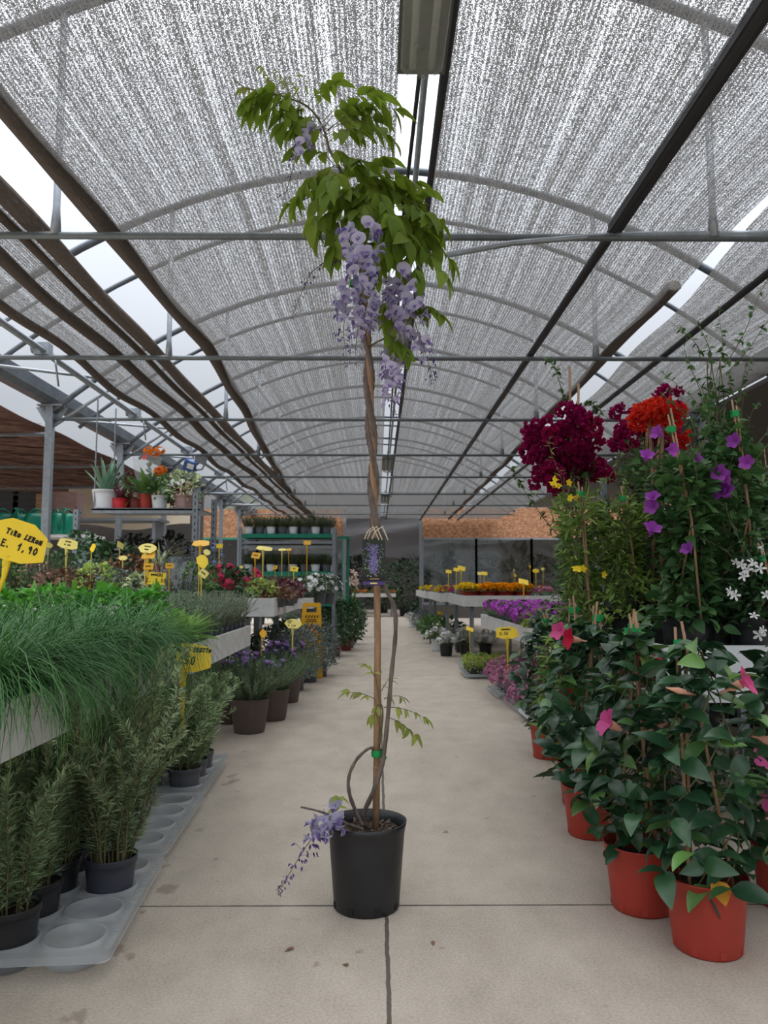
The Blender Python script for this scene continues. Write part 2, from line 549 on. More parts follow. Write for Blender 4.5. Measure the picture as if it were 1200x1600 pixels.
        for m_ in (mats if isinstance(mats, (list, tuple)) else [mats]):
            me.materials.append(M[m_] if isinstance(m_, str) else m_)
        me.update(calc_edges=True)
        me.validate()
        return me


def obj(name, me, mats=None, parent=None, loc=None, rot=None, scale=None):
    """one mesh object from an MB or from shared mesh data"""
    if isinstance(me, MB):
        me = me.mesh(name, mats)
    o = bpy.data.objects.new(name, me)
    COL.objects.link(o)
    if parent is not None:
        o.parent = parent
    if loc is not None:
        o.location = loc
    if rot is not None:
        o.rotation_euler = rot
    if scale is not None:
        o.scale = (scale,) * 3 if np.isscalar(scale) else scale
    return o


def tag(o, label, cat, group=None):
    o['label'] = label
    o['category'] = cat
    if group:
        o['group'] = group
    return o


def thing(name, label, cat, loc=(0, 0, 0), rz=0.0, group=None, scale=None):
    o = bpy.data.objects.new(name, None)
    o.empty_display_size = 0.05
    COL.objects.link(o)
    o.location = loc
    o.rotation_euler = (0, 0, rz)
    if scale:
        o.scale = (scale,) * 3
    return tag(o, label, cat, group)


def struct(name, mb, mats, label=None):
    o = obj(name, mb, mats)
    o['kind'] = 'structure'
    if label:
        o['label'] = label
    return o


ORD = ['first', 'second', 'third', 'fourth', 'fifth', 'sixth', 'seventh', 'eighth', 'ninth', 'tenth', 'eleventh', 'twelfth']

# ================================================================== THE SETTING
TIES = [1.75, 4.28, 6.69, 9.27, 11.86, 14.35, 17.1, 19.6, 22.2]
ZT = 3.10
WY = 24.9

mb = MB()
mb.box((0, 14, -0.05), (34, 44, 0.1))
struct('floor', mb, 'floor', 'pale beige concrete slab floor with sawn joints')

# tie bars across the bay
for i, y in enumerate(TIES):
    mb = MB().tube([(-4.0, y, ZT), (4.0, y, ZT)], 0.021, 10)
    struct('trim_%d' % (i + 1), mb, 'darksteel', 'grey steel tie bar crossing under the shade nets')
# thin conduit clipped along some bars, and the bent brace at the second bar
bent = [at(700, 398, 4.2), at(800, 380, 4.24), at(930, 369, 4.28), at(1010, 366, 4.28), (3.9, 4.28, 3.15)]
struct('trim_10', MB().tube(bent, 0.018, 8), 'steel', 'bent grey brace pipe along the nearest tie bar')

# hoops of the roof and their struts
tn = 11
for y in TIES:
    for dy, rr in ((0.0, 0.036), (0.9, 0.026))[:2 if y > 6 else 1]:
        xs = np.linspace(-4, 4, 25)
        mb = MB().tube([(x, y + dy, 4.86 - 0.105 * x * x) for x in xs], rr, 8)
        struct('trim_%d' % tn, mb, 'gutter', 'curved roof hoop above the shade nets')
        tn += 1
    for sx in (-1.86, 1.95):
        mb = MB().tube([(sx, y, ZT), (sx, y, ZT + 0.16), (sx, y, 4.86 - 0.105 * sx * sx)], [0.034, 0.022, 0.022], 8)
        struct('trim_%d' % tn, mb, 'steel', 'upright strut between tie bar and roof hoop')
        tn += 1
# braces up from the gutter brackets
for y in TIES[2:]:
    mb = MB().tube([(-3.95, y, 3.02), (-3.0, y + 0.1, 3.72)], 0.022, 8)
    struct('trim_%d' % tn, mb, 'steel', 'slanted brace rising from the gutter bracket')
    tn += 1
    if y < 20:
        mb = MB().tube([(-3.9, y + 0.3, 3.16), (-2.75, y + 1.2, 3.22)], 0.016, 8)
        struct('trim_%d' % tn, mb, 'steel', 'slanted brace between gutter and roller pipe')
        tn += 1
# gutters
for sx in (-4.05, 4.05):
    prof = [(-0.14, 0.18), (-0.12, 0.05), (-0.06, 0), (0.06, 0), (0.12, 0.05), (0.14, 0.18), (0.12, 0.18), (0.05, 0.03), (-0.05, 0.03), (-0.12, 0.18)]
    V = np.array([[(sx + a, yy, 3.29 + b) for a, b in prof + prof[:1]] for yy in ((-2, 6, 14, WY) if sx < 0 else (-2, 6, 16))])
    struct('trim_%d' % tn, MB().grid(V, 0, False), 'gutter', 'grey steel roof gutter running the length of the house')
    tn += 1
# posts under the gutters, with their brackets
pn = 0
for sx in (-4.0, 4.0):
    for y in TIES[1:] if sx < 0 else TIES[1:4]:
        mb = MB().box((sx, y, 1.63), (0.085, 0.085, 3.26))
        mb.box((sx, y, 3.27), (0.30, 0.10, 0.02))
        mb.prism([(-0.05, -0.24), (0.05, -0.24), (0.20, 0.0), (-0.20, 0.0)], -0.05, -0.043, 0,
                 Matrix.Translation((sx, y, 3.26)) @ Matrix.Rotation(R(90), 4, 'X'))
        struct('trim_%d' % tn, mb, 'steel', 'galvanised steel post carrying the gutter')
        tn += 1
# rails under the nets
for x, r_, m_, y0 in ((1.37, 0.030, 'blackrail', -2), (2.58, 0.026, 'blackrail', -2)):
    mb = MB().tube([(x, y0, ZT + 0.045), (x, 8, ZT + 0.045), (x, WY - 0.2, ZT + 0.045)], r_, 8)
    struct('trim_%d' % tn, mb, m_, 'black rail running lengthways beneath the net')
    tn += 1
struct('trim_%d' % tn, MB().box((1.375, 3.0, ZT + 0.05), (0.075, 2.56, 0.05)), 'blackrail', 'black channel sleeve on the nearest rail')
tn += 1
mb = MB().tube([(0.20, -2, 3.25), (0.20, 10, 3.25), (0.20, WY - 0.2, 3.25)], 0.015, 8)
struct('trim_%d' % tn, mb, 'steel', 'grey lamp pipe along the middle of the bay')
tn += 1
# roller pipes on the left side
for x, z in ((-2.98, 3.17), (-3.06, 3.21)):
    mb = MB().tube([(x, -2, z), (x, 8, z), (x, WY - 0.2, z)], 0.024, 8)
    struct('trim_%d' % tn, mb, 'steel', 'roller pipe of the net winding gear')
    tn += 1
for y in (4.4, 6.75, 9.35, 12, 14.5):
    mb = MB().box((-3.0, y, 3.19), (0.13, 0.10, 0.11)).tube([(-2.90, y, 3.16), (-2.86, y + 0.02, 2.86)], 0.009, 6)
    mb.tube([(-3.10, y, 3.20), (-2.94, y, 3.20)], 0.045, 10)
    o = obj('net_winder', mb, 'steel')
    k = (4.4, 6.75, 9.35, 12, 14.5).index(y)
    tag(o, 'steel net winder clamp with hanging rod on the roller pipe, %s from the camera' % ORD[k], 'winder', 'net winders')


# ---- shade nets: real cloth laid over the tie bars, sagging a little between them
def sag(y, a):
    for y0, y1 in zip(TIES[:-1], TIES[1:]):
        if y0 <= y <= y1:
            return -a * math.sin(PI * (y - y0) / (y1 - y0)) ** 2
    return 0.0


def net(name, label, edge0, edge1, n, amp, wave, y0=-1.6, y1=WY - 0.12, z=ZT + 0.10, crown=0.0, mat='net', seed=0):
    r_ = random.Random(seed)
    ph = [r_.uniform(0, 6) for _ in range(5)]
    ys = np.linspace(y0, y1, 130)
    V = []
    for y in ys:
        a, b = edge0(y), edge1(y)
        row = []
        for t in np.linspace(0, 1, n):
            x = a + (b - a) * t
            zz = z + sag(y, amp) * (0.5 + 0.5 * math.sin(3 * t + ph[0])) + crown * math.sin(PI * t)
            zz += wave * (math.sin(x * 11 + ph[1] + 0.15 * y) * 0.5 + math.sin(x * 23 + ph[2]) * 0.3 + 0.4 * math.sin(x * 5 + y * 0.5 + ph[3]))
            row.append((x, y, zz))
        V.append(row)
    o = obj(name, MB().grid(np.array(V)), mat)
    return tag(o, label, 'shade net')


def lerp(tab):
    X, Y_ = zip(*tab)
    return lambda y: float(np.interp(y, X, Y_))


eL = lerp([(-2, -1.62), (2.8, -1.66), (4.28, -1.62), (6.69, -1.52), (9.3, -1.62), (12, -1.78), (17, -2.0), (25, -2.15)])
net('shade_net', 'wide grey shade net left of the central lamp gap', eL, lambda y: 0.085, 40, 0.05, 0.012, seed=1)
net('shade_net', 'wide grey shade net between the lamps and the curved white gap', lambda y: 0.265,
    lerp([(-2, 2.06), (4, 2.10), (9, 2.15), (14, 2.24), (25, 2.34)]), 44, 0.06, 0.014, seed=2)
net('shade_net', 'grey shade net on the far right beyond the white gap',
    lerp([(-2, 2.20), (4, 2.17), (5.5, 2.25), (9, 2.38), (14, 2.44), (25, 2.46)]), lambda y: 3.92, 34, 0.05, 0.012, seed=3)
net('shade_net', 'narrow bunched grey shade net above the left benches',
    lambda y: -2.78 - 0.015 * math.sin(y), lambda y: -2.02, 20, 0.035, 0.02, seed=4)


def roll(name, label, fx, z, r_, amp, y0=-1.6, y1=WY - 0.15, mat='netroll', sq=0.75):
    ys = np.linspace(y0, y1, 110)
    V = []
    for y in ys:
        c = (fx(y), y, z + sag(y, amp))
        V.append([(c[0] + r_ * (1 + 0.12 * math.sin(y * 3.1 + a * 2)) * math.cos(a), y, c[2] + r_ * sq * math.sin(a))
                  for a in np.linspace(0, 2 * PI, 13)])
    return tag(obj(name, MB().grid(np.array(V)), mat), label, 'net roll')


roll('rolled_net_edge', 'rolled brown edge of the main net beside the left sky gap', eL, ZT + 0.11, 0.06, 0.015)
roll('rolled_net_edge', 'rolled net edge on the right of the narrow left net', lambda y: -2.02, ZT + 0.10, 0.06, 0.018)
roll('rolled_net_edge', 'thin second roll beside the right edge of the narrow left net', lambda y: -2.15, ZT + 0.09, 0.032, 0.02)
roll('rolled_net_edge', 'dark net fold along the middle of the narrow left net', lambda y: -2.38 + 0.02 * math.sin(y * 0.9), ZT + 0.08, 0.055, 0.028)
roll('rolled_net_edge', 'sagging net fold along the left side of the narrow left net', lambda y: -2.76 - 0.015 * math.sin(y), ZT + 0.08, 0.045, 0.06)
roll('rolled_net_edge', 'dark rolled net edge just left of the curved white gap',
     lerp([(5, 2.08), (9, 2.13), (14, 2.22), (25, 2.32)]), ZT + 0.10, 0.05, 0.02, y0=5.2)
roll('net_edge_rod', 'black edge rod of the right net beside the lamps', lambda y: 0.272, ZT + 0.08, 0.019, 0.0, mat='blackrail')

# ---- strip lamps along the middle
for i, y1 in enumerate((2.80, 6.75, 13.2, 18.4)):
    t = thing('strip_lamp', ['weatherproof strip lamp nearest the camera, hanging at the top of the picture',
                             'weatherproof strip lamp behind the wisteria flowers',
                             'olive grey strip lamp above the third tie bar from the far end',
                             'small far strip lamp just before the back wall'][i], 'lamp', (0.165, y1 - 0.65, 3.0), group='strip lamps')
    prof = lambda w_, h0, h1: [(-w_, h1), (-w_, h0 + 0.02), (-w_ * 0.7, h0), (w_ * 0.7, h0), (w_, h0 + 0.02), (w_, h1)]
    L_ = 0.64
    bodyp = [(-0.085, 0.10), (-0.092, 0.055), (0.092, 0.055), (0.085, 0.10)]
    b = MB().prism([(x, z) for x, z in bodyp], -L_, L_, 0, Matrix.Rotation(R(90), 4, 'X'))
    obj('housing', b, 'olive', t)
    V = []
    ys = list(np.linspace(-L_ + 0.02, L_ - 0.02, 30))
    for y in ys:
        e = min(1, min(y + L_, L_ - y) / 0.05) ** 0.5
        V.append([(0.082 * e * math.sin(a), y, 0.055 - 0.055 * e * math.cos(a) ** 0.6) for a in np.linspace(-PI / 2, PI / 2, 15)])
    obj('cover', MB().grid(np.array(V)), 'cover', t)
    for sx in (-0.035, 0.035):
        obj('tube', MB().tube([(sx, -0.58, 0.04), (sx, 0.58, 0.04)], 0.013, 10), 'lampwhite', t)
    for sy in (-0.4, 0.4):
        obj('hanger', MB().box((0, sy, 0.15), (0.03, 0.02, 0.11)), 'steel', t)
# cable between the lamps
pts = [(0.165, 2.6, 3.06), (0.14, 4.2, 3.14), (0.15, 5.6, 3.1), (0.16, 8, 3.16), (0.16, 12, 3.08), (0.2, 13.4, 3.1), (0.3, 14.6, 3.15), (0.3, 16.5, 2.98), (0.2, 17.4, 3.06)]
tag(obj('lamp_cable', MB().tube(pts, 0.009, 6), 'cable'), 'black cable sagging between the strip lamps', 'cable')

# ---- back wall
ob = MB()
ob.box(((-6.2 - 1.07) / 2, WY, 3.03), (6.2 - 1.07, 0.05, 0.95))
struct('wall_back', ob, 'osb', 'chipboard panel above the windows left of the doorway')
ob = MB()
ob.box(((1.40 + 8.2) / 2, WY, 3.07), (8.2 - 1.40, 0.05, 0.98))
struct('wall_back_right', ob, 'osb', 'chipboard panel above the windows right of the doorway')
mb = MB()
for x in (-1.07, 1.40):
    mb.box((x, WY, 1.75), (0.10, 0.08, 3.5))
mb.box((0.16, WY, 3.46), (2.5, 0.08, 0.10))
struct('door_1', mb, 'steel', 'pale frame of the open doorway in the back wall')
# windows to both sides of the doorway
wn = 1
for x0, x1 in ((-6.2, -3.9), (-3.9, -1.12), (1.45, 3.2), (3.2, 5.0), (5.0, 8.2)):
    mb = MB()
    for x in (x0, x1):
        mb.box((x, WY, 1.52), (0.07, 0.06, 2.08))
    mb.box(((x0 + x1) / 2, WY, 2.55), (x1 - x0, 0.06, 0.06))
    mb.box(((x0 + x1) / 2, WY, 0.46), (x1 - x0, 0.06, 0.08))
    t = struct('window_%d' % wn, mb, 'greentrim' if x1 < 0 else 'steel', 'window frame in the back wall')
    obj('pane', MB().box(((x0 + x1) / 2, WY + 0.02, 1.5), (x1 - x0 - 0.05, 0.008, 2.05)), 'glass', t)
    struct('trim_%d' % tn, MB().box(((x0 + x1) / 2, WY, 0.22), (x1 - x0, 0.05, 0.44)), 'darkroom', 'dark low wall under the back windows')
    tn += 1
    wn += 1
# the room beyond: draped film, roof sheet, end wall
ys = np.linspace(0, 1, 20)
V = [[(x, WY + 0.9 + 0.25 * math.sin(t * 9 + x) * (1 - t), 3.5 - 1.35 * t - 0.22 * abs(math.sin(x * 1.1 + 0.5)) * t + 0.05 * math.sin(t * 25 + x * 0.7)) for x in np.linspace(-3, 8, 60)] for t in ys]
tag(obj('draped_film', MB().grid(np.array(V)), 'film'), 'grey plastic film draped behind the doorway', 'film sheet')
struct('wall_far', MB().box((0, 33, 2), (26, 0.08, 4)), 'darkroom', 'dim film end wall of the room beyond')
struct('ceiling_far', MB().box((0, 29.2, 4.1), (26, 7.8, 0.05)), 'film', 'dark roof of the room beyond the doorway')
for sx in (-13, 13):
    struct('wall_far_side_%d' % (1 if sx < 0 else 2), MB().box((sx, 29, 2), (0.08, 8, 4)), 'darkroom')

# ---- left neighbour bay: reed mat roof, end wall, tarp
V = [[(x, y, 3.10 + 0.012 * math.sin(y * 3 + x) + 0.015 * math.sin(x * 1.3) - 0.035 * (-4.25 - x) * 0.5) for x in np.linspace(-12, -4.28, 40)] for y in np.linspace(7.2, 17.2, 60)]
o = struct('ceiling_reed_mat', MB().grid(np.array(V)), 'reed', 'brown reed mat roof of the neighbouring bay')
rr = np.random.default_rng(5)
n = 2600
P = np.stack([rr.uniform(-12, -4.3, n), rr.uniform(7.2, 17.2, n), np.zeros(n)], 1)
P[:, 2] = 3.065 + 0.012 * np.sin(P[:, 1] * 3 + P[:, 0]) + 0.015 * np.sin(P[:, 0] * 1.3) - 0.035 * (-4.25 - P[:, 0]) * 0.5 + rr.normal(0, 0.015, n)
D = np.stack([np.ones(n), rr.normal(0, 0.10, n), rr.normal(0, 0.03, n)], 1)
RL = rr.uniform(0.6, 1.6, n)
P[:, 0] = np.minimum(P[:, 0], -4.22 - RL)
obj('reed', MB().leaves(P, D, np.array([0, 0, 1.0]) + 0 * P, RL, rr.uniform(0.02, 0.045, n), 'strip', 0.12, 0.3, 5), 'reed', o)
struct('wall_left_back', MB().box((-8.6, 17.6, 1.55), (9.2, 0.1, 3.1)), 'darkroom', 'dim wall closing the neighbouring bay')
for i, y in enumerate((9.6, 12.2, 14.8)):
    struct('trim_%d' % tn, MB().tube([(-12, y, 2.86), (-4.1, y, 2.98)], 0.025, 8), 'steel', 'bar under the reed mat')
    tn += 1
V = [[(x, 14.8 + 0.1 * math.sin(x * 2), 2.93 - 0.74 * t + 0.06 * math.sin(x * 3)) for x in np.linspace(-6.0, -3.6, 20)] for t in (0, 0.3, 0.6, 1)]
tag(obj('cream_tarp', MB().grid(np.array(V)), 'cream'), 'pale tarpaulin hanging beneath the reed mat at the far left', 'tarpaulin')

# ---- right neighbour side: cream cladding
mb = MB()
for k in range(16):
    mb.box((7.6 , 11 + 0 * k, 0.35 + k * 0.26), (0.04, 18, 0.235), (0, R(7), 0))
struct('wall_right', mb, 'cream', 'cream slatted wall beyond the right side')

struct('shade_roof_right', MB().box((7.2, 11, 3.32), (5.9, 22, 0.05)), 'darkroom', 'added dark roof sheet blocking sky light on the right side')  # added roof sheet, there to cut the sky brightness behind the climbers

# ================================================================== PLANT KIT
CACHE = {}


def cached(key, fn):
    if key not in CACHE:
        CACHE[key] = fn()
    return CACHE[key]


def rng_(s):
    return np.random.default_rng(s)


def sph(r, n):
    v = r.normal(size=(n, 3))
    return nrm(v)


def pot_mesh(rt, rb, h, mat, style='plain', seg=40):
    def mk():
        lip = 0.035 * h + 0.006
        pr = [(rb * 0.0 + 0.001, 0.004), (rb * 0.9, 0.004), (rb * 0.97, 0.0), (rb, 0.006)]
        k = 6
        for i in range(1, k + 1):
            t = i / k
            pr.append((rb + (rt * 0.955 - rb) * t, 0.006 + (h * 0.86 - 0.006) * t))
        if style == 'lip':
            pr += [(rt * 1.0, h * 0.87), (rt * 1.0, h * 0.985)]
        elif style == 'line':
            pr += [(rt * 0.967, h * 0.87), (rt * 0.985, h * 0.965), (rt, h * 0.975)]
        else:
            pr += [(rt * 0.97, h * 0.90), (rt * 0.99, h * 0.95)]
        pr += [(rt * 1.01, h), (rt * 0.965, h), (rt * 0.94, h * 0.86), (rt * 0.92, h * 0.80), (0.002, h * 0.79)]
        wob = None
        if style == 'rib':
            wob = lambda s_, P: np.where(((P[:, 1][:, None] > 0.05 * h) & (P[:, 1][:, None] < 0.80 * h) & (P[:, 0][:, None] > rb * 0.98)), 1 + 0.016 * np.where(s_[None] % 2, 1, -1), 1.0)
        m_ = MB()
        m_.lathe(pr, 72 if style == 'rib' else seg, wob=wob)
        if style in ('line', 'notch'):      # drainage notches round the foot
            for a in np.arange(8) * PI / 4 + 0.3:
                m_.box((math.cos(a) * rb * 1.006, math.sin(a) * rb * 1.006, 0.018), (0.004, 0.018, 0.02), (0, 0, a), 1)
        return m_.mesh('pot', [mat, 'cable'] if style == 'notch' else [mat, mat])
    return cached(('pot', rt, rb, h, mat, style), mk)


def soil_mesh(r_, z):
    def mk():
        rg = rng_(3)
        V = []
        for i in range(6):
            V.append([(r_ * i / 5 * math.cos(a), r_ * i / 5 * math.sin(a), z + rg.normal(0, 0.0035) + 0.006 * (1 - i / 5)) for a in np.linspace(0, 2 * PI, 25)])
        return MB().grid(np.array(V)).mesh('soil', 'soil')
    return cached(('soil', r_, z), mk)


# ---- foliage shapes: all sit on z = 0 at the soil
def f_needles(seed, stems, h, spread, nl, nw, mat, step=0.011, base=0.05, twig='twig', lean=0.5, per=4, hvar=0.35, crooked=0.10):
    def mk():
        r = rng_(seed)
        m_ = MB()
        P, D, U, L = [], [], [], []
        for s_ in range(stems):
            a = r.uniform(0, 2 * PI)
            b = base * math.sqrt(r.uniform(0, 1))
            hh = h * (1 - hvar * r.uniform(0, 1))
            ln = lean * (b / base * 0.6 + 0.4) * r.uniform(0.5, 1.2)
            k = 9
            ph = r.uniform(0, 6, 2)
            t = np.linspace(0, 1, k)
            a2 = a + r.normal(0, 0.5)
            x = b * math.cos(a) + spread * ln * t ** 1.5 * math.cos(a2) + crooked * h * 0.35 * np.sin(t * 5 + ph[0]) * t
            y = b * math.sin(a) + spread * ln * t ** 1.5 * math.sin(a2) + crooked * h * 0.35 * np.sin(t * 4 + ph[1]) * t
            z = hh * (t - 0.18 * ln * t ** 2)
            C = np.stack([x, y, z], 1)
            m_.tube(C, np.linspace(0.0032, 0.0012, k) * (0.6 + h), 5, 1, False)
            nn = max(4, int(hh / step)) * per
            tt = r.uniform(0.06, 1.0, nn) ** 0.9
            pos = np.stack([np.interp(tt, t, C[:, i]) for i in range(3)], 1)
            tan = nrm(np.stack([np.interp(np.minimum(1, tt + 0.06), t, C[:, i]) for i in range(3)], 1) - np.stack([np.interp(tt - 0.06, t, C[:, i]) for i in range(3)], 1))
            rad = nrm(np.cross(tan, sph(r, nn)))
            el = np.where(tt > 0.9, 1.6, r.uniform(0.35, 1.1, nn))[:, None]
            P.append(pos)
            D.append(rad + tan * el)
            U.append(tan + 0.2 * r.normal(size=(nn, 3)))
            L.append(nl * r.uniform(0.55, 1.15, nn) * (1 - 0.35 * tt))
        m_.leaves(np.concatenate(P), np.concatenate(D), np.concatenate(U), np.concatenate(L), nw, 'lance', 0.35, None, 2)
        return m_.mesh('foliage', [mat, twig])
    return cached(('needle', seed, stems, h, spread, nl, nw, mat, step, base, lean, per), mk)


def f_grass(seed, n, L, mat, r0=0.05, w_=0.0035, lean=0.9, droop=2.0):
    def mk():
        r = rng_(seed)
        a = r.uniform(0, 2 * PI, n)
        q_ = r0 * np.sqrt(r.uniform(0, 1, n))
        P = np.stack([q_ * np.cos(a), q_ * np.sin(a), np.zeros(n)], 1)
        a2 = a + r.normal(0, 0.7, n)
        el = lean * r.uniform(0.1, 1.0, n)
        D = np.stack([np.cos(a2) * el, np.sin(a2) * el, np.ones(n)], 1)
        U = np.stack([-np.cos(a2), -np.sin(a2), el], 1) + r.normal(0, 0.25, (n, 3))
        return MB().leaves(P, D, U, L * r.uniform(0.55, 1.1, n), w_, 'strip', droop * r.uniform(0.35, 1.15, n), None, 7).mesh('foliage', mat)
    return cached(('grass', seed, n, L, mat, r0, w_, lean, droop), mk)


def dome(r, n, rx, h, shell=0.5, z0=0.0, prof=None):
    """points inside a rounded crown, with outward directions"""
    t = r.uniform(0, 1, n)
    R_ = prof(t) if prof else np.sqrt(np.maximum(0.02, 1 - (2 * (0.15 + 0.85 * t) - 1.0) ** 2)) ** 0.8
    a = r.uniform(0, 2 * PI, n)
    k = r.uniform(shell, 1, n) ** 0.7
    P = np.stack([rx * R_ * k * np.cos(a), rx * R_ * k * np.sin(a), z0 + h * t * (0.75 + 0.25 * (1 - k * 0.5))], 1)
    D = np.stack([np.cos(a), np.sin(a), (t - 0.35) * 1.5], 1)
    return P, D, t, a


def f_bush(seed, n, rx, h, L, W, mat, shape='ovate', bend=0.7, fold=0.16, shell=0.35, z0=0.0, up=0.35, rough=0.5, prof=None, k=4, stems=8, twig='twig', lvar=0.45):
    def mk():
        r = rng_(seed)
        P, D, t, a = dome(r, n, rx, h, shell, z0, prof)
        D = nrm(D) + np.array([0, 0, up]) + rough * r.normal(size=(n, 3))
        U = np.array([0, 0, 1.0]) + 0.5 * nrm(D) * 0.0 + 0.45 * r.normal(size=(n, 3))
        s_ = 1 - lvar * r.uniform(0, 1, n)
        m_ = MB().leaves(P, D, U, L * s_, W * s_, shape, bend * r.uniform(0.3, 1.3, n), fold, k)
        for i in range(stems):
            j = r.integers(0, n)
            e = P[j]
            m_.tube([(0.15 * e[0], 0.15 * e[1], 0.0), (0.45 * e[0], 0.45 * e[1], 0.55 * e[2]), tuple(e)], [0.0045, 0.0035, 0.002], 5, 1, False)
        return m_.mesh('foliage', [mat, twig])
    return cached(('bush', seed, n, rx, h, L, W, mat, shape, bend, z0, up, rough, stems, id(prof) if prof else 0), mk)


def f_rosette(seed, n, L, W, mat, el0=0.25, el1=1.4, bend=0.6, shape='lance', fold=0.3, r0=0.02, k=5):
    def mk():
        r = rng_(seed)
        a = np.arange(n) * 2.399 + r.normal(0, 0.2, n)
        t = np.linspace(0, 1, n)
        el = el0 + (el1 - el0) * t + r.normal(0, 0.08, n)
        P = np.stack([r0 * np.cos(a), r0 * np.sin(a), 0.01 * t], 1)
        D = np.stack([np.cos(a) * np.cos(el), np.sin(a) * np.cos(el), np.sin(el)], 1)
        U = np.stack([-np.cos(a) * np.sin(el), -np.sin(a) * np.sin(el), np.cos(el)], 1)
        return MB().leaves(P, D, U, L * r.uniform(0.7, 1.05, n), W, shape, bend * r.uniform(0.6, 1.2, n), fold, k).mesh('foliage', mat)
    return cached(('ros', seed, n, L, W, mat, el0, el1, bend), mk)


# ---- flowers, all facing +z at the origin
def fl_pom(mat, r_=0.02, n=26, seed=1, mat2=None):
    def mk():
        r = rng_(seed)
        d = sph(r, n)
        d[:, 2] = np.abs(d[:, 2]) * 0.9 + 0.05
        d = nrm(d)
        m_ = MB().leaves(d * r_ * 0.35, d, sph(r, n), r_ * r.uniform(0.6, 0.95, n), r_ * 0.7, 'petal', 0.7, 0.2, 3)
        if mat2:
            m_.lathe([(0.001, r_ * 0.75), (r_ * 0.3, r_ * 0.62), (r_ * 0.34, r_ * 0.4)], 8, mi=1)
        return m_.mesh('flower', [mat] + ([mat2] if mat2 else []))
    return cached(('pom', mat, r_, n, seed, mat2), mk)


def fl_star(mat, r_=0.02, n=5, W=0.8, cup=0.35, tube=0.0, tmat=None, seed=2, bend=0.5):
    def mk():
        a = np.arange(n) * 2 * PI / n
        D = np.stack([np.cos(a), np.sin(a), np.full(n, cup)], 1)
        U = np.stack([-np.cos(a) * cup, -np.sin(a) * cup, np.ones(n)], 1)
        P = np.stack([np.cos(a), np.sin(a), 0 * a], 1) * r_ * 0.08
        m_ = MB().leaves(P, D, U, r_, r_ * W, 'petal', bend, 0.12, 4)
        if tube:
            m_.lathe([(r_ * 0.30, 0.01 * r_), (r_ * 0.24, -tube * 0.4), (r_ * 0.10, -tube * 0.6), (r_ * 0.07, -tube)], 10, mi=1)
        return m_.mesh('flower', [mat, tmat or mat])
    return cached(('star', mat, r_, n, W, cup, tube, tmat), mk)


def fl_cluster(mat, r_=0.03, n=14, fr=0.011, seed=4, flat=0.6, W=0.85, np_=5):
    """a head of several small blossoms"""
    def mk():
        r = rng_(seed)
        d = sph(r, n)
        d[:, 2] = np.abs(d[:, 2])
        c = d * r_ * np.array([1, 1, flat])
        m_ = MB()
        for i in range(n):
            A = nrm(np.cross(d[i], (0.3, 0.5, 0.8)))
            B = np.cross(d[i], A)
            a = np.arange(np_) * 2 * PI / np_ + r.uniform(0, 6)
            D = np.cos(a)[:, None] * A + np.sin(a)[:, None] * B + 0.35 * d[i]
            m_.leaves(c[i] + 0 * D, D, np.repeat(d[i][None], np_, 0), fr, fr * W, 'petal', 0.4, 0.1, 3)
        return m_.mesh('flower', mat)
    return cached(('clu', mat, r_, n, fr, seed, np_), mk)


def fl_spike(mat, mat2, h=0.03, r_=0.012):
    """lavender head with tufted top bracts"""
    def mk():
        r = rng_(9)
        n = 46
        t = r.uniform(0, 1, n)
        a = r.uniform(0, 2 * PI, n)
        D = np.stack([np.cos(a), np.sin(a), np.full(n, 0.7)], 1)
        P = np.stack([0.25 * r_ * np.cos(a), 0.25 * r_ * np.sin(a), h * t], 1)
        m_ = MB().leaves(P, D, np.array([0, 0, 1.0]) + 0 * P, r_ * 0.9, r_ * 0.6, 'petal', 0.3, 0.15, 2, 1)
        k = 6
        a = np.arange(k) * 2 * PI / k
        D = np.stack([0.55 * np.cos(a), 0.55 * np.sin(a), np.ones(k)], 1)
        U = np.stack([-np.cos(a), -np.sin(a), 0.5 + 0 * a], 1)
        m_.leaves(np.repeat([[0, 0, h * 0.9]], k, 0), D, U, h * 1.1, h * 0.55, 'petal', 0.3, 0.1, 3, 0)
        m_.tube([(0, 0, -0.09), (0, 0, h)], 0.0016, 4, 2, False)
        return m_.mesh('flower', [mat, mat2, 'l_lav'])
    return cached(('spike', mat, mat2, h, r_), mk)


def fl_bracts(mat, r_=0.06, n=40, bl=0.035, seed=6):
    """bougainvillea truss: papery three-bract blossoms packed together"""
    def mk():
        r = rng_(seed)
        d = sph(r, n)
        c = d * r_ * r.uniform(0.45, 1, n)[:, None] * np.array([1, 1, 0.8])
        m_ = MB()
        for i in range(n):
            ax = nrm(d[i] + 0.5 * r.normal(size=3) + np.array([0, 0, 0.2]))
            A = nrm(np.cross(ax, (0.3, 0.5, 0.8)))
            B = np.cross(ax, A)
            a = np.arange(3) * 2 * PI / 3 + r.uniform(0, 6)
            D = np.cos(a)[:, None] * A + np.sin(a)[:, None] * B + 0.9 * ax
            U = ax - 0.8 * (D - 0.9 * ax)
            m_.leaves(c[i] + 0 * D, D, U, bl * r.uniform(0.7, 1.1), bl * 0.85, 'ovate', -0.4, 0.12, 4)
        return m_.mesh('bract_cluster', mat)
    return cached(('bract', mat, r_, n, bl, seed), mk)


def place(parent, me, name, items):
    """items: (pos, facing direction, scale)"""
    for p, d, s_ in items:
        e = Vector(d).to_track_quat('Z', 'Y').to_euler()
        obj(name, me, None, parent, tuple(p), e, s_)


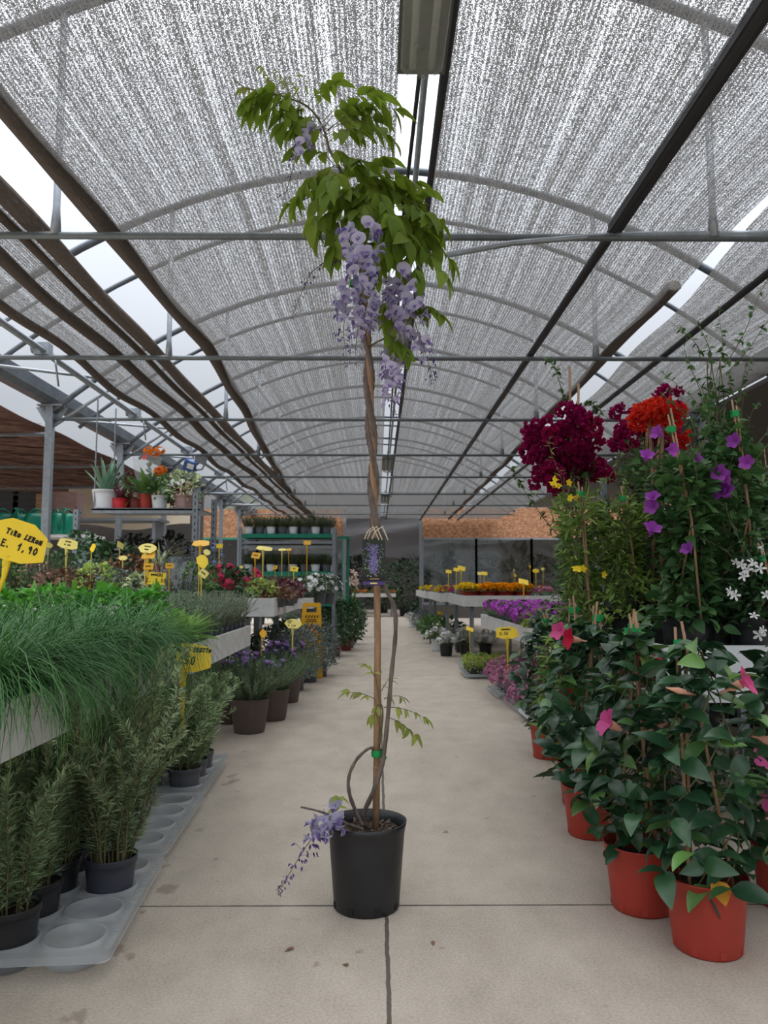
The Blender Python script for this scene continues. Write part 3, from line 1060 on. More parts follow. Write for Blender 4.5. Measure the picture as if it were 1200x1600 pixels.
def dome_pts(seed, n, rx, h, z0, tmin=0.35, face=None, k0=0.9):
    r = rng_(seed)
    out = []
    while len(out) < n:
        P, D, t, a = dome(r, 1, rx, h, k0, z0)
        if t[0] < tmin:
            continue
        if face is not None and P[0][:2] @ np.array(face) < -0.15 * rx:
            continue
        d = D[0] + np.array([0, 0, 0.5])
        out.append((P[0], d, r.uniform(0.8, 1.2)))
    return out


def potted(name, label, cat, x, y, z, pot, fols, group=None, rz=None, scale=None, soil=True, flowers=()):
    """pot = (rt, rb, h, material, style) or None; fols = [(part name, mesh, z offset)]; flowers = [(mesh, part name, items)]"""
    t = thing(name, label, cat, (x, y, z), rnd.uniform(0, 6.28) if rz is None else rz, group, scale)
    zs = 0.0
    if pot:
        rt, rb, h, mat, style = pot
        obj('pot', pot_mesh(rt, rb, h, mat, style), None, t)
        if soil:
            obj('soil', soil_mesh(rt * 0.925, h * 0.80), None, t)
        zs = h * 0.80
    for pn, me, dz in fols:
        obj(pn, me, None, t, (0, 0, zs + dz))
    for me, pn, items in flowers:
        place(t, me, pn, [((p[0], p[1], p[2] + zs), d, s_) for p, d, s_ in items])
    return t

# ================================================================== SIGNS, BENCHES, TRAYS
GL = {
    'T': [[(0, 1), (.62, .96)], [(.3, .98), (.28, 0)]], 'I': [[(.3, .75), (.28, 0)]], 'R': [[(.08, 0), (.1, 1), (.45, .9), (.42, .6), (.1, .5), (.5, 0)]],
    'O': [[(.3, .7), (.08, .5), (.1, .15), (.32, 0), (.52, .25), (.5, .55), (.3, .7)]], 'L': [[(.3, 1), (.1, .1), (.05, 0), (.6, .08)]],
    'E': [[(.5, .95), (.12, .95), (.1, 0), (.55, .02)], [(.1, .5), (.42, .52)]], 'N': [[(.06, 0), (.1, .8), (.45, .05), (.52, .85)]],
    'U': [[(.08, .8), (.1, .2), (.3, 0), (.5, .2), (.5, .8)]], 'A': [[(.02, 0), (.3, 1), (.55, 0)], [(.12, .35), (.48, .35)]],
    'S': [[(.5, .85), (.3, 1), (.1, .8), (.45, .35), (.3, 0), (.05, .12)]], 'M': [[(0, 0), (.1, .9), (.3, .3), (.5, .9), (.6, 0)]],
    'G': [[(.5, .8), (.3, 1), (.08, .6), (.12, .1), (.45, .05), (.5, .4), (.3, .4)]], 'V': [[(.05, .9), (.28, 0), (.52, .9)]],
    'D': [[(.1, 0), (.1, 1), (.5, .7), (.48, .25), (.1, 0)]], 'P': [[(.1, 0), (.1, 1), (.5, .85), (.45, .5), (.1, .45)]],
    'C': [[(.5, .85), (.28, 1), (.06, .5), (.2, .05), (.5, .12)]], 'F': [[(.5, .95), (.12, .95), (.1, 0)], [(.1, .5), (.4, .52)]],
    '1': [[(.12, .65), (.4, 1), (.3, 0)]], '2': [[(.08, .8), (.3, 1), (.48, .75), (.06, .02), (.55, .04)]],
    '3': [[(.1, .95), (.48, .95), (.25, .58), (.5, .3), (.3, 0), (.06, .12)]], '4': [[(.35, 1), (.05, .4), (.55, .4)], [(.4, .65), (.38, 0)]],
    '5': [[(.5, 1), (.15, 1), (.12, .55), (.45, .5), (.45, .1), (.08, .02)]], '8': [[(.3, .55), (.1, .8), (.3, 1), (.5, .8), (.08, .25), (.3, 0), (.5, .25), (.3, .55)]],
    '9': [[(.45, .7), (.25, .55), (.12, .8), (.35, 1), (.46, .7), (.4, 0)]], '0': [[(.3, 1), (.08, .6), (.15, .1), (.35, 0), (.52, .4), (.45, .85), (.3, 1)]],
    ',': [[(.2, .1), (.1, -.15)]], '.': [[(.15, .08), (.2, 0)]], '~': [[(0, .3), (.12, .8), (.25, .2), (.38, .7), (.5, .25), (.62, .5)]], '/': [[(.05, 0), (.5, 1)]], '-': [[(.08, .45), (.48, .47)]],
}


def stroke_text(text, h, wst, y0=0.0, x0=None, slant=0.0, seed=0, space=0.78):
    """handwritten strokes as thin raised marker lines in the x-y plane"""
    r = random.Random(seed)
    adv = 0.62 * h * space / 0.62
    m_ = MB()
    width = adv * len(text)
    x = -width / 2 if x0 is None else x0
    for i, ch in enumerate(text):
        for line in GL.get(ch, []):
            pts = [(x + px * h * 0.95, y0 + py * h + slant * (x + px * h) + r.uniform(-.02, .02) * h) for px, py in line]
            for (ax, ay), (bx, by) in zip(pts[:-1], pts[1:]):
                L = math.hypot(bx - ax, by - ay)
                a = math.atan2(by - ay, bx - ax)
                m_.box(((ax + bx) / 2, (ay + by) / 2, 0), (L + wst, wst, 0.0009), (0, 0, a))
        x += adv
    return m_


LABELB = [(-.052, .026), (-.018, .034), (.020, .034), (.052, .026), (.060, -.020), (.028, -.032), (-.026, -.032), (-.058, -.020)]
LEAFB = [(-.062, .0), (-.045, .026), (-.015, .040), (.02, .040), (.055, .022), (.062, -.002), (.035, -.034), (-.03, -.036)]
RECTB = [(-.042, -.03), (-.042, .03), (.042, .03), (.042, -.03)]
BIGB = [(-.074, -.014), (-.062, .030), (-.02, .050), (.03, .046), (.066, .022), (.074, -.030), (.03, -.044), (-.03, -.042)]


def sign(label, px, py, Y, w_px, mat='yellow', shape=LABELB, yaw=0.0, pitch=-25, rollz=0, stake=0.2, lines=(), group='yellow price signs', lean=0.0):
    """board centre is surveyed from the photo at its distance Y; w_px its width there"""
    c = at(px, py, Y)
    ww = w_px / FPX * Y
    s_ = ww / (max(p[0] for p in shape) - min(p[0] for p in shape))
    t = thing('price_sign', label, 'price sign', (c.x, c.y, c.z), 0, group)
    Mb = Matrix.Rotation(R(yaw), 4, 'Z') @ Matrix.Rotation(R(90 + pitch), 4, 'X') @ Matrix.Rotation(R(rollz), 4, 'Z')
    e = Mb.to_euler()
    bo = obj('board', MB().prism([(x * s_, y * s_) for x, y in shape], -0.0011, 0.0011), mat, t, None, e)
    if lines:
        w = MB()
        k = 0
        for li, (txt, hh, yy, xx, sl) in enumerate(lines):
            sub = stroke_text(txt, hh * s_, 0.0030 * s_, yy * s_, None if xx is None else xx * s_, sl, li)
            for v in sub.v:
                v[:, 2] += 0.0016
            for (f, mi, sm) in sub.f:
                w.f.append((f + w.n, mi, sm))
            w.v += sub.v
            w.n += sub.n
        obj('lettering', w, 'ink', bo)
    bot = Mb @ Vector((0, min(p[1] for p in shape) * s_ * 0.9, -0.002))
    st = stake
    P = [bot + Vector((0, 0, 0.008)), bot + Vector((0.15 * lean, 0, -0.3 * st)), bot + Vector((lean, 0, -st))]
    a = 0.0072 * s_
    V = []
    for p, k in zip(P, (1.5, 0.75, 0.6)):
        d = Vector((math.cos(R(yaw)), math.sin(R(yaw)), 0)) * a * k
        n_ = Vector((-math.sin(R(yaw)), math.cos(R(yaw)), 0)) * a * 0.4
        V.append([tuple(p - d), tuple(p + n_), tuple(p + d), tuple(p - n_), tuple(p - d)])
    obj('stake', MB().grid(np.array(V)), mat, t)
    return t


def bench(label, x0, x1, y0, y1, ztop, bh=0.15, legs=None, th=0.022, group='whitewashed display benches', leg_mat='steel', name='display_bench', inset=0.12, bm='board'):
    """open-topped display bench: a deck with upright boards round it, on legs"""
    t = thing(name, label, 'bench', ((x0 + x1) / 2, (y0 + y1) / 2, 0), 0, group)
    cx, cy = (x0 + x1) / 2, (y0 + y1) / 2
    zd = ztop - 0.09
    obj('deck', MB().box((0, 0, zd - 0.012), (x1 - x0 - 2 * th, y1 - y0 - 2 * th, 0.024)), 'boardtop', t)
    for sx, x in ((-1, x0), (1, x1)):
        obj('side_board', MB().box((x - cx - sx * th / 2, 0, ztop - bh / 2), (th, y1 - y0, bh)), bm, t)
    for sy, y in ((-1, y0), (1, y1)):
        obj('end_board', MB().box((0, y - cy - sy * th / 2, ztop - bh / 2), (x1 - x0 - 2 * th, th, bh)), bm, t)
    for sx in (x0 + inset, x1 - inset):
        for sy in (legs or (y0 + 0.12, y1 - 0.12)):
            obj('leg', MB().box((sx - cx, sy - cy, (zd - 0.02) / 2), (0.055, 0.055, zd - 0.024)), leg_mat, t)
    for sx in (x0 + inset, x1 - inset):
        obj('rail', MB().box((sx - cx, 0, zd - 0.055), (0.04, y1 - y0 - 0.1, 0.06)), 'darkframe', t)
    return t


def cell_tray(label, x, y, nx, ny, pitch, r_, depth=0.07, group='clear pot trays', mat='tray', z=0.0, rz=0.0):
    """thermoformed carrier tray: sheet with round wells"""
    t = thing('pot_tray', label, 'plant tray', (x, y, z), rz, group)
    m_ = MB()
    seg = 32
    hw = pitch / 2
    for i in range(nx):
        for j in range(ny):
            cx, cy = (i - (nx - 1) / 2) * pitch, (j - (ny - 1) / 2) * pitch
            rows = []
            for k in range(seg + 1):
                a = 2 * PI * k / seg
                ca, sa = math.cos(a), math.sin(a)
                f = hw / max(abs(ca), abs(sa))
                gap = 1.0 if (k % 8) not in (3, 4, 5) else 0.97
                rows.append([(cx + f * ca, cy + f * sa, depth), (cx + (r_ + 0.009) * ca, cy + (r_ + 0.009) * sa, depth), (cx + (r_ + 0.006) * ca, cy + (r_ + 0.006) * sa, depth + 0.006),
                             (cx + r_ * ca, cy + r_ * sa, depth + 0.004), (cx + r_ * 0.98 * ca, cy + r_ * 0.98 * sa, depth * 0.6), (cx + r_ * 0.90 * ca, cy + r_ * 0.90 * sa, 0.004),
                             (cx + r_ * 0.5 * ca, cy + r_ * 0.5 * sa, 0.003), (cx, cy, 0.007)])
            m_.grid(np.array(rows))
    W_, H_ = nx * pitch / 2, ny * pitch / 2
    ring = []
    corner = 0.05
    for (sx, sy, a0) in ((1, 1, 0), (-1, 1, 90), (-1, -1, 180), (1, -1, 270)):
        for a in np.linspace(0, 90, 7):
            ring.append((sx * (W_ - 0.0) + corner * (math.cos(R(a0 + a)) - sx) * 0.0 + 0.03 * math.cos(R(a0 + a)), sy * H_ + 0.03 * math.sin(R(a0 + a))))
    ring.append(ring[0])
    inner = [(max(-W_, min(W_, a)), max(-H_, min(H_, b))) for a, b in ring]
    V = [[(a, b, depth) for a, b in inner], [(a, b, depth) for a, b in ring], [(a * 1.004, b * 1.004, depth - 0.018) for a, b in ring],
         [(a * 1.012, b * 1.012, depth - 0.02) for a, b in ring]]
    m_.grid(np.array(V), 0, False)
    obj('tray_sheet', m_, mat, t)
    rb = MB()       # stiffening ribs along the rim
    for sx in (-1, 1):
        for y_ in np.arange(-H_ + 0.02, H_, 0.028):
            rb.box((sx * (W_ + 0.018), y_, depth + 0.001), (0.016, 0.006, 0.003))
    obj('rim_ribs', rb, mat, t)
    return t

# ================================================================== THE WISTERIA
WYD = 2.75
base = gz(572, 1438, 0.0)
wx, wy = base.x, base.y + 0.115
t = thing('potted_wisteria', 'tall staked wisteria in a black nursery pot standing in the middle of the aisle', 'potted plant', (wx, wy, 0))
wist = t
WL = Vector((wx, wy, 0))


def wp(px, py, dy=0.0):
    return at(px, py, WYD + dy) - WL


o = obj('pot', pot_mesh(0.137, 0.112, 0.285, 'blackpot', 'notch', 56), None, t)
obj('soil', soil_mesh(0.127, 0.245), None, t)
r = rng_(21)
m_ = MB()       # bark chips on the soil
for i in range(70):
    a, q_ = r.uniform(0, 6.28), 0.118 * math.sqrt(r.uniform(0, 1))
    m_.box((q_ * math.cos(a), q_ * math.sin(a), 0.252 + r.uniform(0, 0.006)), tuple(r.uniform(0.006, 0.016, 3) * (1, 1, 0.5)), tuple(r.uniform(0, 3, 3)))
obj('bark_chips', m_, 'bark', t)['kind'] = 'stuff'
stk = obj('stake', MB().tube([wp(587, 1322, 0.02), wp(589, 1180, 0.01), wp(590, 1000), wp(589, 915), wp(585, 800), wp(580, 650), wp(577, 560), wp(570, 470), wp(560, 380, 0.02)],
                       [0.0125, 0.0125, 0.012, 0.012, 0.012, 0.011, 0.011, 0.010, 0.008], 12), 'cane', t)
for px, py in ((589, 1200), (590, 1050), (587, 860), (579, 640)):
    p = wp(px, py, 0.01)
    obj('stake_node', MB().lathe([(0.0125, -0.006), (0.0148, 0), (0.0125, 0.006)], 12, tuple(p)), 'cane', stk)


def vine(name, pts, radii, mat='bark', seg=9):
    P = [wp(*p) for p in pts]
    # smooth the path
    n = len(P)
    tt = np.linspace(0, n - 1, n * 6)
    A = np.array([tuple(p) for p in P])
    k = np.clip(tt.astype(int), 0, n - 2)
    f = (tt - k)[:, None]
    p0, p1, p2, p3 = A[np.maximum(k - 1, 0)], A[k], A[k + 1], A[np.minimum(k + 2, n - 1)]
    C = 0.5 * (2 * p1 + (p2 - p0) * f + (2 * p0 - 5 * p1 + 4 * p2 - p3) * f * f + (3 * p1 - p0 - 3 * p2 + p3) * f ** 3)
    rr = np.interp(tt, np.arange(n), np.interp(np.linspace(0, 1, n), np.linspace(0, 1, len(radii)), radii))
    return obj(name, MB().tube(C, rr * (1 + 0.10 * np.sin(tt * 9.0)), seg), mat, t)


vine('stem', [(572, 1290, 0.02), (569, 1270), (584, 1235, -0.04), (598, 1190, -0.04), (606, 1120, -0.03), (612, 1050, -0.02), (618, 990, -0.02), (616, 950, -0.02), (603, 920, -0.03), (593, 890, -0.03), (590, 850, -0.03)], [0.0085, 0.0075, 0.0075])
vine('stem', [(567, 1290, 0.0), (556, 1268), (546, 1240, -0.02), (545, 1215, -0.02), (555, 1190, -0.02), (572, 1172, -0.01), (583, 1168, -0.02)], [0.0075, 0.006, 0.005])
vine('stem', [(567, 1296, -0.01), (548, 1290, -0.05), (525, 1278, -0.09), (500, 1268, -0.11), (470, 1261, -0.12)], [0.006, 0.0045, 0.003])
# twisted upper trunk: two vines wound round the cane
tw1, tw2 = [], []
for i, s_ in enumerate(np.linspace(0, 1, 22)):
    py = 845 - s_ * 375
    px = np.interp(py, [470, 560, 650, 800, 850], [566, 575, 579, 585, 589])
    ph = s_ * 2 * PI * 2.3
    tw1.append((px + 4.5 * math.cos(ph), py, -0.016 * math.sin(ph)))
    tw2.append((px + 5.5 * math.cos(ph + 2.6), py, -0.018 * math.sin(ph + 2.6)))
vine('trunk', tw1, [0.012, 0.0125, 0.010])
vine('trunk', tw2, [0.010, 0.0105, 0.008])
vine('trunk', [(566, 475), (556, 440), (552, 400), (552, 350, 0.01), (545, 300), (530, 262), (515, 235)], [0.009, 0.007, 0.005])
vine('branch', [(515, 236), (510, 215), (500, 190), (478, 165), (440, 150), (400, 141), (383, 137), (366, 125)], [0.005, 0.0035, 0.002], 'twig')
vine('branch', [(570, 470), (590, 440, -0.02), (605, 400, -0.03), (615, 350, -0.02), (600, 300), (580, 280)], [0.006, 0.004, 0.003], 'twig')
vine('branch', [(572, 545), (588, 535, -0.02), (605, 525, -0.03), (620, 500, -0.04), (640, 480, -0.04)], [0.004, 0.003, 0.002], 'twig')
vine('branch', [(548, 320), (520, 300), (490, 305), (470, 315)], [0.003, 0.002], 'twig')
vine('branch', [(592, 1165, -0.02), (596, 1140, -0.02), (598, 1110, -0.03), (592, 1090, -0.03), (588, 1060, -0.03)], [0.004, 0.003, 0.002], 'twig')
for px, py, w_ in ((590, 1177, 0.021), (553, 443, 0.014), (556, 346, 0.014)):
    p = wp(px, py, -0.005)
    tp = MB().lathe([(w_ * 1.0, -0.011), (w_ * 1.08, 0), (w_ * 0.95, 0.012)], 18, tuple(p))
    tp.box((p.x + w_ * 0.95, p.y - 0.01, p.z - 0.012), (0.022, 0.006, 0.014), (0, 0.5, 0))
    obj('tie', tp, 'greentape', t)

r = rng_(33)


def compound(b, tip, n, LL, mat='l_wisteria', droop=0.35, hang=0.7, ratio=0.50):
    """pinnate wisteria leaf: arching stalk with paired drooping leaflets"""
    b, tip = np.array(b), np.array(tip)
    ln = np.linalg.norm(tip - b)
    u = np.linspace(0, 1, 10)
    C = b + (tip - b) * u[:, None]
    C[:, 2] += droop * ln * (u - u ** 2) * 2.0
    m_ = MB()
    m_.tube(C, np.linspace(0.0016, 0.0008, 10), 5, 1, False)
    side = nrm(np.cross(tip - b, (0, 0, 1)) + 1e-6)
    P, D, U, L = [], [], [], []
    for i in range(n):
        f = 0.32 + 0.64 * i / max(1, n - 1)
        p = np.array([np.interp(f, u, C[:, k]) for k in range(3)])
        tg = nrm(tip - b)
        for s_ in (-1, 1):
            d = side * s_ * 0.75 + tg * 0.65 + np.array([0, 0, -hang * r.uniform(0.4, 1.3)]) + 0.18 * r.normal(size=3)
            P.append(p); D.append(d); L.append(LL * r.uniform(0.75, 1.08))
            U.append(np.array([0, 0, 1.0]) + 0.35 * tg + 0.3 * r.normal(size=3) - side * s_ * 0.2)
    P.append(C[-1]); D.append(nrm(tip - b) + np.array([0, 0, -hang * 0.9])); U.append((0, 0, 1.0)); L.append(LL * 1.05)
    L = np.array(L)
    m_.leaves(np.array(P), np.array(D), np.array(U), L, L * ratio, 'ovate', 0.55, 0.14, 6)
    return obj('leaf', m_, [mat, 'twig'], wist)


LV = [((478, 165), (400, 152), -.05), ((462, 158), (418, 178), -.10), ((500, 185), (452, 205), -.06), ((480, 168), (520, 130), .03),
      ((505, 190), (590, 150), .02), ((512, 205), (618, 172), -.06), ((520, 200), (606, 212), -.12), ((508, 215), (462, 190), .05),
      ((512, 225), (565, 205), -.14), ((515, 238), (555, 260), -.1), ((520, 255), (470, 235), .06),
      ((530, 262), (465, 310), -.10), ((525, 258), (490, 345), -.15), ((540, 285), (455, 318), -.02), ((535, 275), (560, 250), -.12),
      ((545, 300), (500, 360), -.08), ((545, 300), (590, 275), -.10), ((560, 300), (650, 285), -.05), ((575, 290), (640, 305), .06),
      ((600, 310), (688, 350), -.03), ((605, 330), (665, 335), -.12), ((600, 345), (702, 405), -.02), ((612, 360), (692, 428), -.08),
      ((610, 370), (650, 425), -.14), ((590, 350), (560, 330), -.15), ((560, 330), (520, 385), -.12), ((550, 340), (600, 385), -.16),
      ((555, 360), (525, 400), .04), ((600, 380), (630, 430), .05), ((600, 300), (560, 270), .08), ((570, 320), (540, 300), -.12),
      ((625, 330), (665, 300), .08), ((560, 280), (600, 250), .04), ((640, 482), (688, 492), -.04), ((612, 515), (655, 482), -.06),
      ((600, 525), (628, 545), -.08), ((590, 470), (610, 500), .05), ((575, 300), (610, 340), -.18), ((585, 330), (635, 375), -.18),
      ((530, 280), (510, 300), -.2), ((560, 370), (590, 330), .1), ((620, 345), (655, 380), .1)]
for (b, e, dy) in LV:
    L = math.hypot(e[0] - b[0], e[1] - b[1])
    compound(wp(b[0], b[1], 0.2 * dy), wp(e[0], e[1], dy), 5 if L > 75 else 4, 0.104 if L > 60 else 0.090)
for i in range(22):      # inner leaves that close the crown
    py = r.uniform(285, 405)
    cx = np.interp(py, [280, 330, 420], [560, 600, 625])
    a = r.uniform(0, 2 * PI)
    ln = r.uniform(45, 80)
    compound(wp(cx + r.uniform(-18, 18), py, r.uniform(-.08, .08)), wp(cx + ln * math.cos(a), py + 0.35 * ln * math.sin(a) + 15, -0.14 * math.sin(a)), 4, 0.094)
for (b, e) in (((440, 150), (395, 170)), ((455, 155), (440, 195)), ((420, 143), (385, 155)), ((505, 200), (560, 165)), ((510, 205), (585, 185)), ((470, 160), (465, 195))):
    compound(wp(*b), wp(e[0], e[1], r.uniform(-.1, .04)), 4, 0.094)
# unfolding tufts at the tip of the top shoot
for (b, e) in (((430, 150), (408, 103)), ((455, 152), (432, 110)), ((478, 160), (474, 118)), ((470, 158), (450, 122)), ((395, 140), (375, 138)), ((440, 150), (420, 125))):
    compound(wp(*b), wp(e[0], e[1], r.uniform(-.05, .03)), 4, 0.036, 'l_wyoung', 0.2, 1.3, 0.36)
# young shoots low on the stem
for (b, e, dy) in (((590, 1095), (545, 1082), -.05), ((588, 1062), (573, 1040), -.03), ((600, 1105), (664, 1122), -.06), ((603, 1120), (650, 1150), -.07), ((596, 1080), (608, 1062), .03), ((592, 1100), (583, 1118), -.06), ((600, 1092), (625, 1088), .02), ((522, 1275), (531, 1245), -.1)):
    compound(wp(*b), wp(e[0], e[1], dy), 4 if abs(e[0] - b[0]) > 40 else 2, 0.046, 'l_wyoung', 0.15, 0.55, 0.46)


def raceme(path, rad, n, fs, open_to=0.55, budcol=0.8):
    """hanging flower raceme: pale banners above, violet keels, dark buds to the tip"""
    A = np.array([tuple(wp(*p)) for p in path])
    s_ = np.concatenate([[0], np.cumsum(np.linalg.norm(np.diff(A, axis=0), axis=1))])
    s_ /= s_[-1]
    f = r.uniform(0, 1, n) ** 0.9
    C = np.stack([np.interp(f, s_, A[:, k]) for k in range(3)], 1)
    a = r.uniform(0, 2 * PI, n)
    rr = rad * (1 - 0.75 * f) * r.uniform(0.35, 1, n)
    out = np.stack([np.cos(a), np.sin(a), r.normal(-0.1, 0.4, n)], 1)
    P = C + out * rr[:, None]
    m_ = MB()
    m_.tube(A, np.linspace(0.002, 0.0009, len(A)), 5, 3, False)
    for i in range(n):       # little stalks
        if i % 3 == 0:
            m_.tube([C[i], P[i]], 0.0006, 4, 3, False)
    op = f < open_to
    o_ = out[op]
    Po = P[op]
    size = fs * (1.0 - 0.45 * f[op]) * r.uniform(0.8, 1.15, op.sum())
    # banner: broad, standing up and back
    D = o_ * 0.25 + np.array([0, 0, 0.9]) + 0.35 * r.normal(size=o_.shape)
    U = o_ + np.array([0, 0, -0.15]) + 0.2 * r.normal(size=o_.shape)
    m_.leaves(Po - nrm(D) * size[:, None] * 0.35, D, U, size * 1.0, size * 1.25, 'round', -0.5, -0.10, 6, 0)
    # keel and wings: narrower, pointing out and down
    D2 = o_ * 0.8 + np.array([0, 0, -0.5]) + 0.25 * r.normal(size=o_.shape)
    m_.leaves(Po, D2, np.array([0, 0, 1.0]) + o_ * 0.3, size * 0.75, size * 0.42, 'lance', 0.5, 0.5, 4, 1)
    m_.leaves(Po, D2 + 0.3 * r.normal(size=o_.shape), np.array([0, 0, 1.0]) + o_, size * 0.66, size * 0.42, 'petal', 0.4, 0.3, 4, 0)
    b_ = ~op
    Pb, ob_ = P[b_], out[b_]
    sz = fs * 0.62 * (1.25 - 0.9 * f[b_])
    Db = ob_ * 0.5 + np.array([0, 0, -0.8]) + 0.25 * r.normal(size=ob_.shape)
    mi = 1 if budcol < 0.5 else 2
    for up in (1, -1):
        m_.leaves(Pb, Db, ob_ * up + 0.01, sz, sz * 0.42, 'lance', 0.3, 0.35, 4, mi if up > 0 else 2)
    return obj('flower_raceme', m_, ['f_lilac', 'f_violet', 'f_bud', 'twig'], wist)


raceme([(566, 362, -.26), (566, 400, -.27), (571, 440, -.26), (576, 485, -.22), (580, 520, -.18)], 0.080, 135, 0.040, 0.94)
raceme([(548, 440, -.10), (540, 480, -.12), (536, 520, -.12), (543, 572, -.11)], 0.062, 42, 0.038, 0.55, 0.2)
raceme([(570, 480, -.08), (560, 510, -.10), (555, 545, -.10), (558, 575, -.10)], 0.05, 26, 0.034, 0.5, 0.2)
raceme([(630, 430, -.10), (640, 470, -.12), (650, 510, -.12), (666, 555, -.12), (678, 600, -.12)], 0.075, 75, 0.042, 0.70, 0.8)
raceme([(610, 450, -.02), (628, 490, -.05), (632, 530, -.06), (636, 560, -.06)], 0.062, 50, 0.040, 0.8, 0.2)
raceme([(620, 545, -.06), (614, 580, -.08), (612, 615, -.08), (620, 655, -.08)], 0.058, 62, 0.036, 0.66, 0.2)
raceme([(605, 470, .03), (600, 505, .03)], 0.05, 16, 0.034, 0.95)
raceme([(530, 408, -.03), (505, 411, -.05), (487, 425, -.06), (472, 455, -.06), (460, 485, -.06), (453, 503, -.06)], 0.034, 34, 0.024, 0.0)
raceme([(495, 195, -.04), (478, 215, -.06), (463, 240, -.07), (456, 270, -.07), (447, 300, -.07), (428, 312, -.07)], 0.045, 26, 0.034, 0.42)
raceme([(478, 195, -.04), (476, 215, -.05), (488, 240, -.05)], 0.04, 8, 0.036, 0.8)
raceme([(530, 1262, -.13), (505, 1288, -.15), (480, 1320, -.16), (455, 1360, -.16), (433, 1398, -.16)], 0.055, 85, 0.036, 0.30, 0.2)

# printed variety tag tied to the trunk
c = at(584, 872, WYD - 0.06)
tg = thing('picture_tag', 'hanging picture tag of blue wisteria tied to the twisted trunk of the tall plant', 'plant tag', (c.x, c.y, c.z))
cw, ch = 36 / FPX * 2.69 / 2, 62 / FPX * 2.69 / 2
shape = [(-cw, -ch), (-cw, ch * 0.8), (-cw * 0.8, ch), (cw * 0.8, ch), (cw, ch * 0.8), (cw, -ch)]
RX = Matrix.Rotation(R(90), 4, 'X')
obj('card', MB().prism(shape, -0.0008, 0.0008, 0, RX), 'l_vdark', tg)
rg = rng_(8)
m_ = MB()


def flat_dots(n, fx, mi, lo, hi):
    P = np.array([fx() for _ in range(n)])
    D = np.stack([rg.normal(size=n), np.zeros(n), rg.normal(size=n)], 1)
    m_.leaves(P, D, np.array([0, -1.0, 0]) + 0 * P, rg.uniform(lo, hi, n), rg.uniform(lo, hi, n) * 0.7, 'round', 0.01, 0.0, 3, mi)


flat_dots(60, lambda: (rg.uniform(-cw, cw) * .93, -0.0012, rg.uniform(-ch, ch) * .93), 2, 0.004, 0.009)
flat_dots(26, lambda: (rg.uniform(-cw, cw * .6) * .9, -0.0014, rg.uniform(-ch, -0.1 * ch) * .93), 3, 0.003, 0.007)
flat_dots(230, lambda: (lambda z: (rg.normal(0, 0.40 - 0.16 * (0.7 - z)) * cw * 0.9, -0.0016, z * ch))(rg.uniform(-0.75, 0.72)), 0, 0.004, 0.007)
flat_dots(130, lambda: (lambda z: (rg.normal(0, 0.34) * cw * 0.9, -0.0019, z * ch))(rg.uniform(-0.6, 0.7)), 1, 0.003, 0.005)
obj('printed_flowers', m_, ['f_violet', 'f_bluish', 'l_mid', 'f_white'], tg)
obj('footer', MB().box((0, -0.004, -ch - 0.004), (cw * 2.0, 0.006, 0.016)).box((0, -0.012, -ch - 0.019), (cw * 1.85, 0.004, 0.014), (R(-35), 0, 0), 1).box((0.002, -0.0076, -ch - 0.003), (cw * 0.8, 0.0008, 0.005), None, 2).box((0, -0.0155, -ch - 0.0185), (cw * 0.6, 0.0008, 0.005), (R(-35), 0, 0), 3),
    ['cable', 'f_bud', 'wood', 'paleyellow'], tg)
m_ = MB()
for px in ((-0.012, 0.010), (0.004, 0.030), (-0.022, -0.002)):
    m_.tube([(px[0] - 0.01, -0.002, ch * 0.95), (px[0], -0.010, ch + 0.022), (px[1], -0.018, ch + 0.04), (px[1] + 0.012, -0.006, ch + 0.012), (px[1] + 0.02, -0.002, ch * 0.9)], 0.0022, 6)
obj('raffia', m_, 'cream', tg)

# ================================================================== LEFT FOREGROUND: rosemary in carrier trays
TR = [(-1.0975, 2.635, R(4.3)), (-1.155, 3.51, R(2.0)), (-1.198, 4.36, R(2.4))]
for k, (tx, ty, ta) in enumerate(TR):
    cell_tray('clear plastic carrier tray on the floor at the left, %s from the camera' % ORD[k], tx, ty, 3, 4, 0.19, 0.083, rz=ta)


def cell(k, i, j):
    tx, ty, ta = TR[k]
    lx, ly = (i - 1) * 0.19, (j - 1.5) * 0.19
    return tx + lx * math.cos(ta) - ly * math.sin(ta), ty + lx * math.sin(ta) + ly * math.cos(ta)


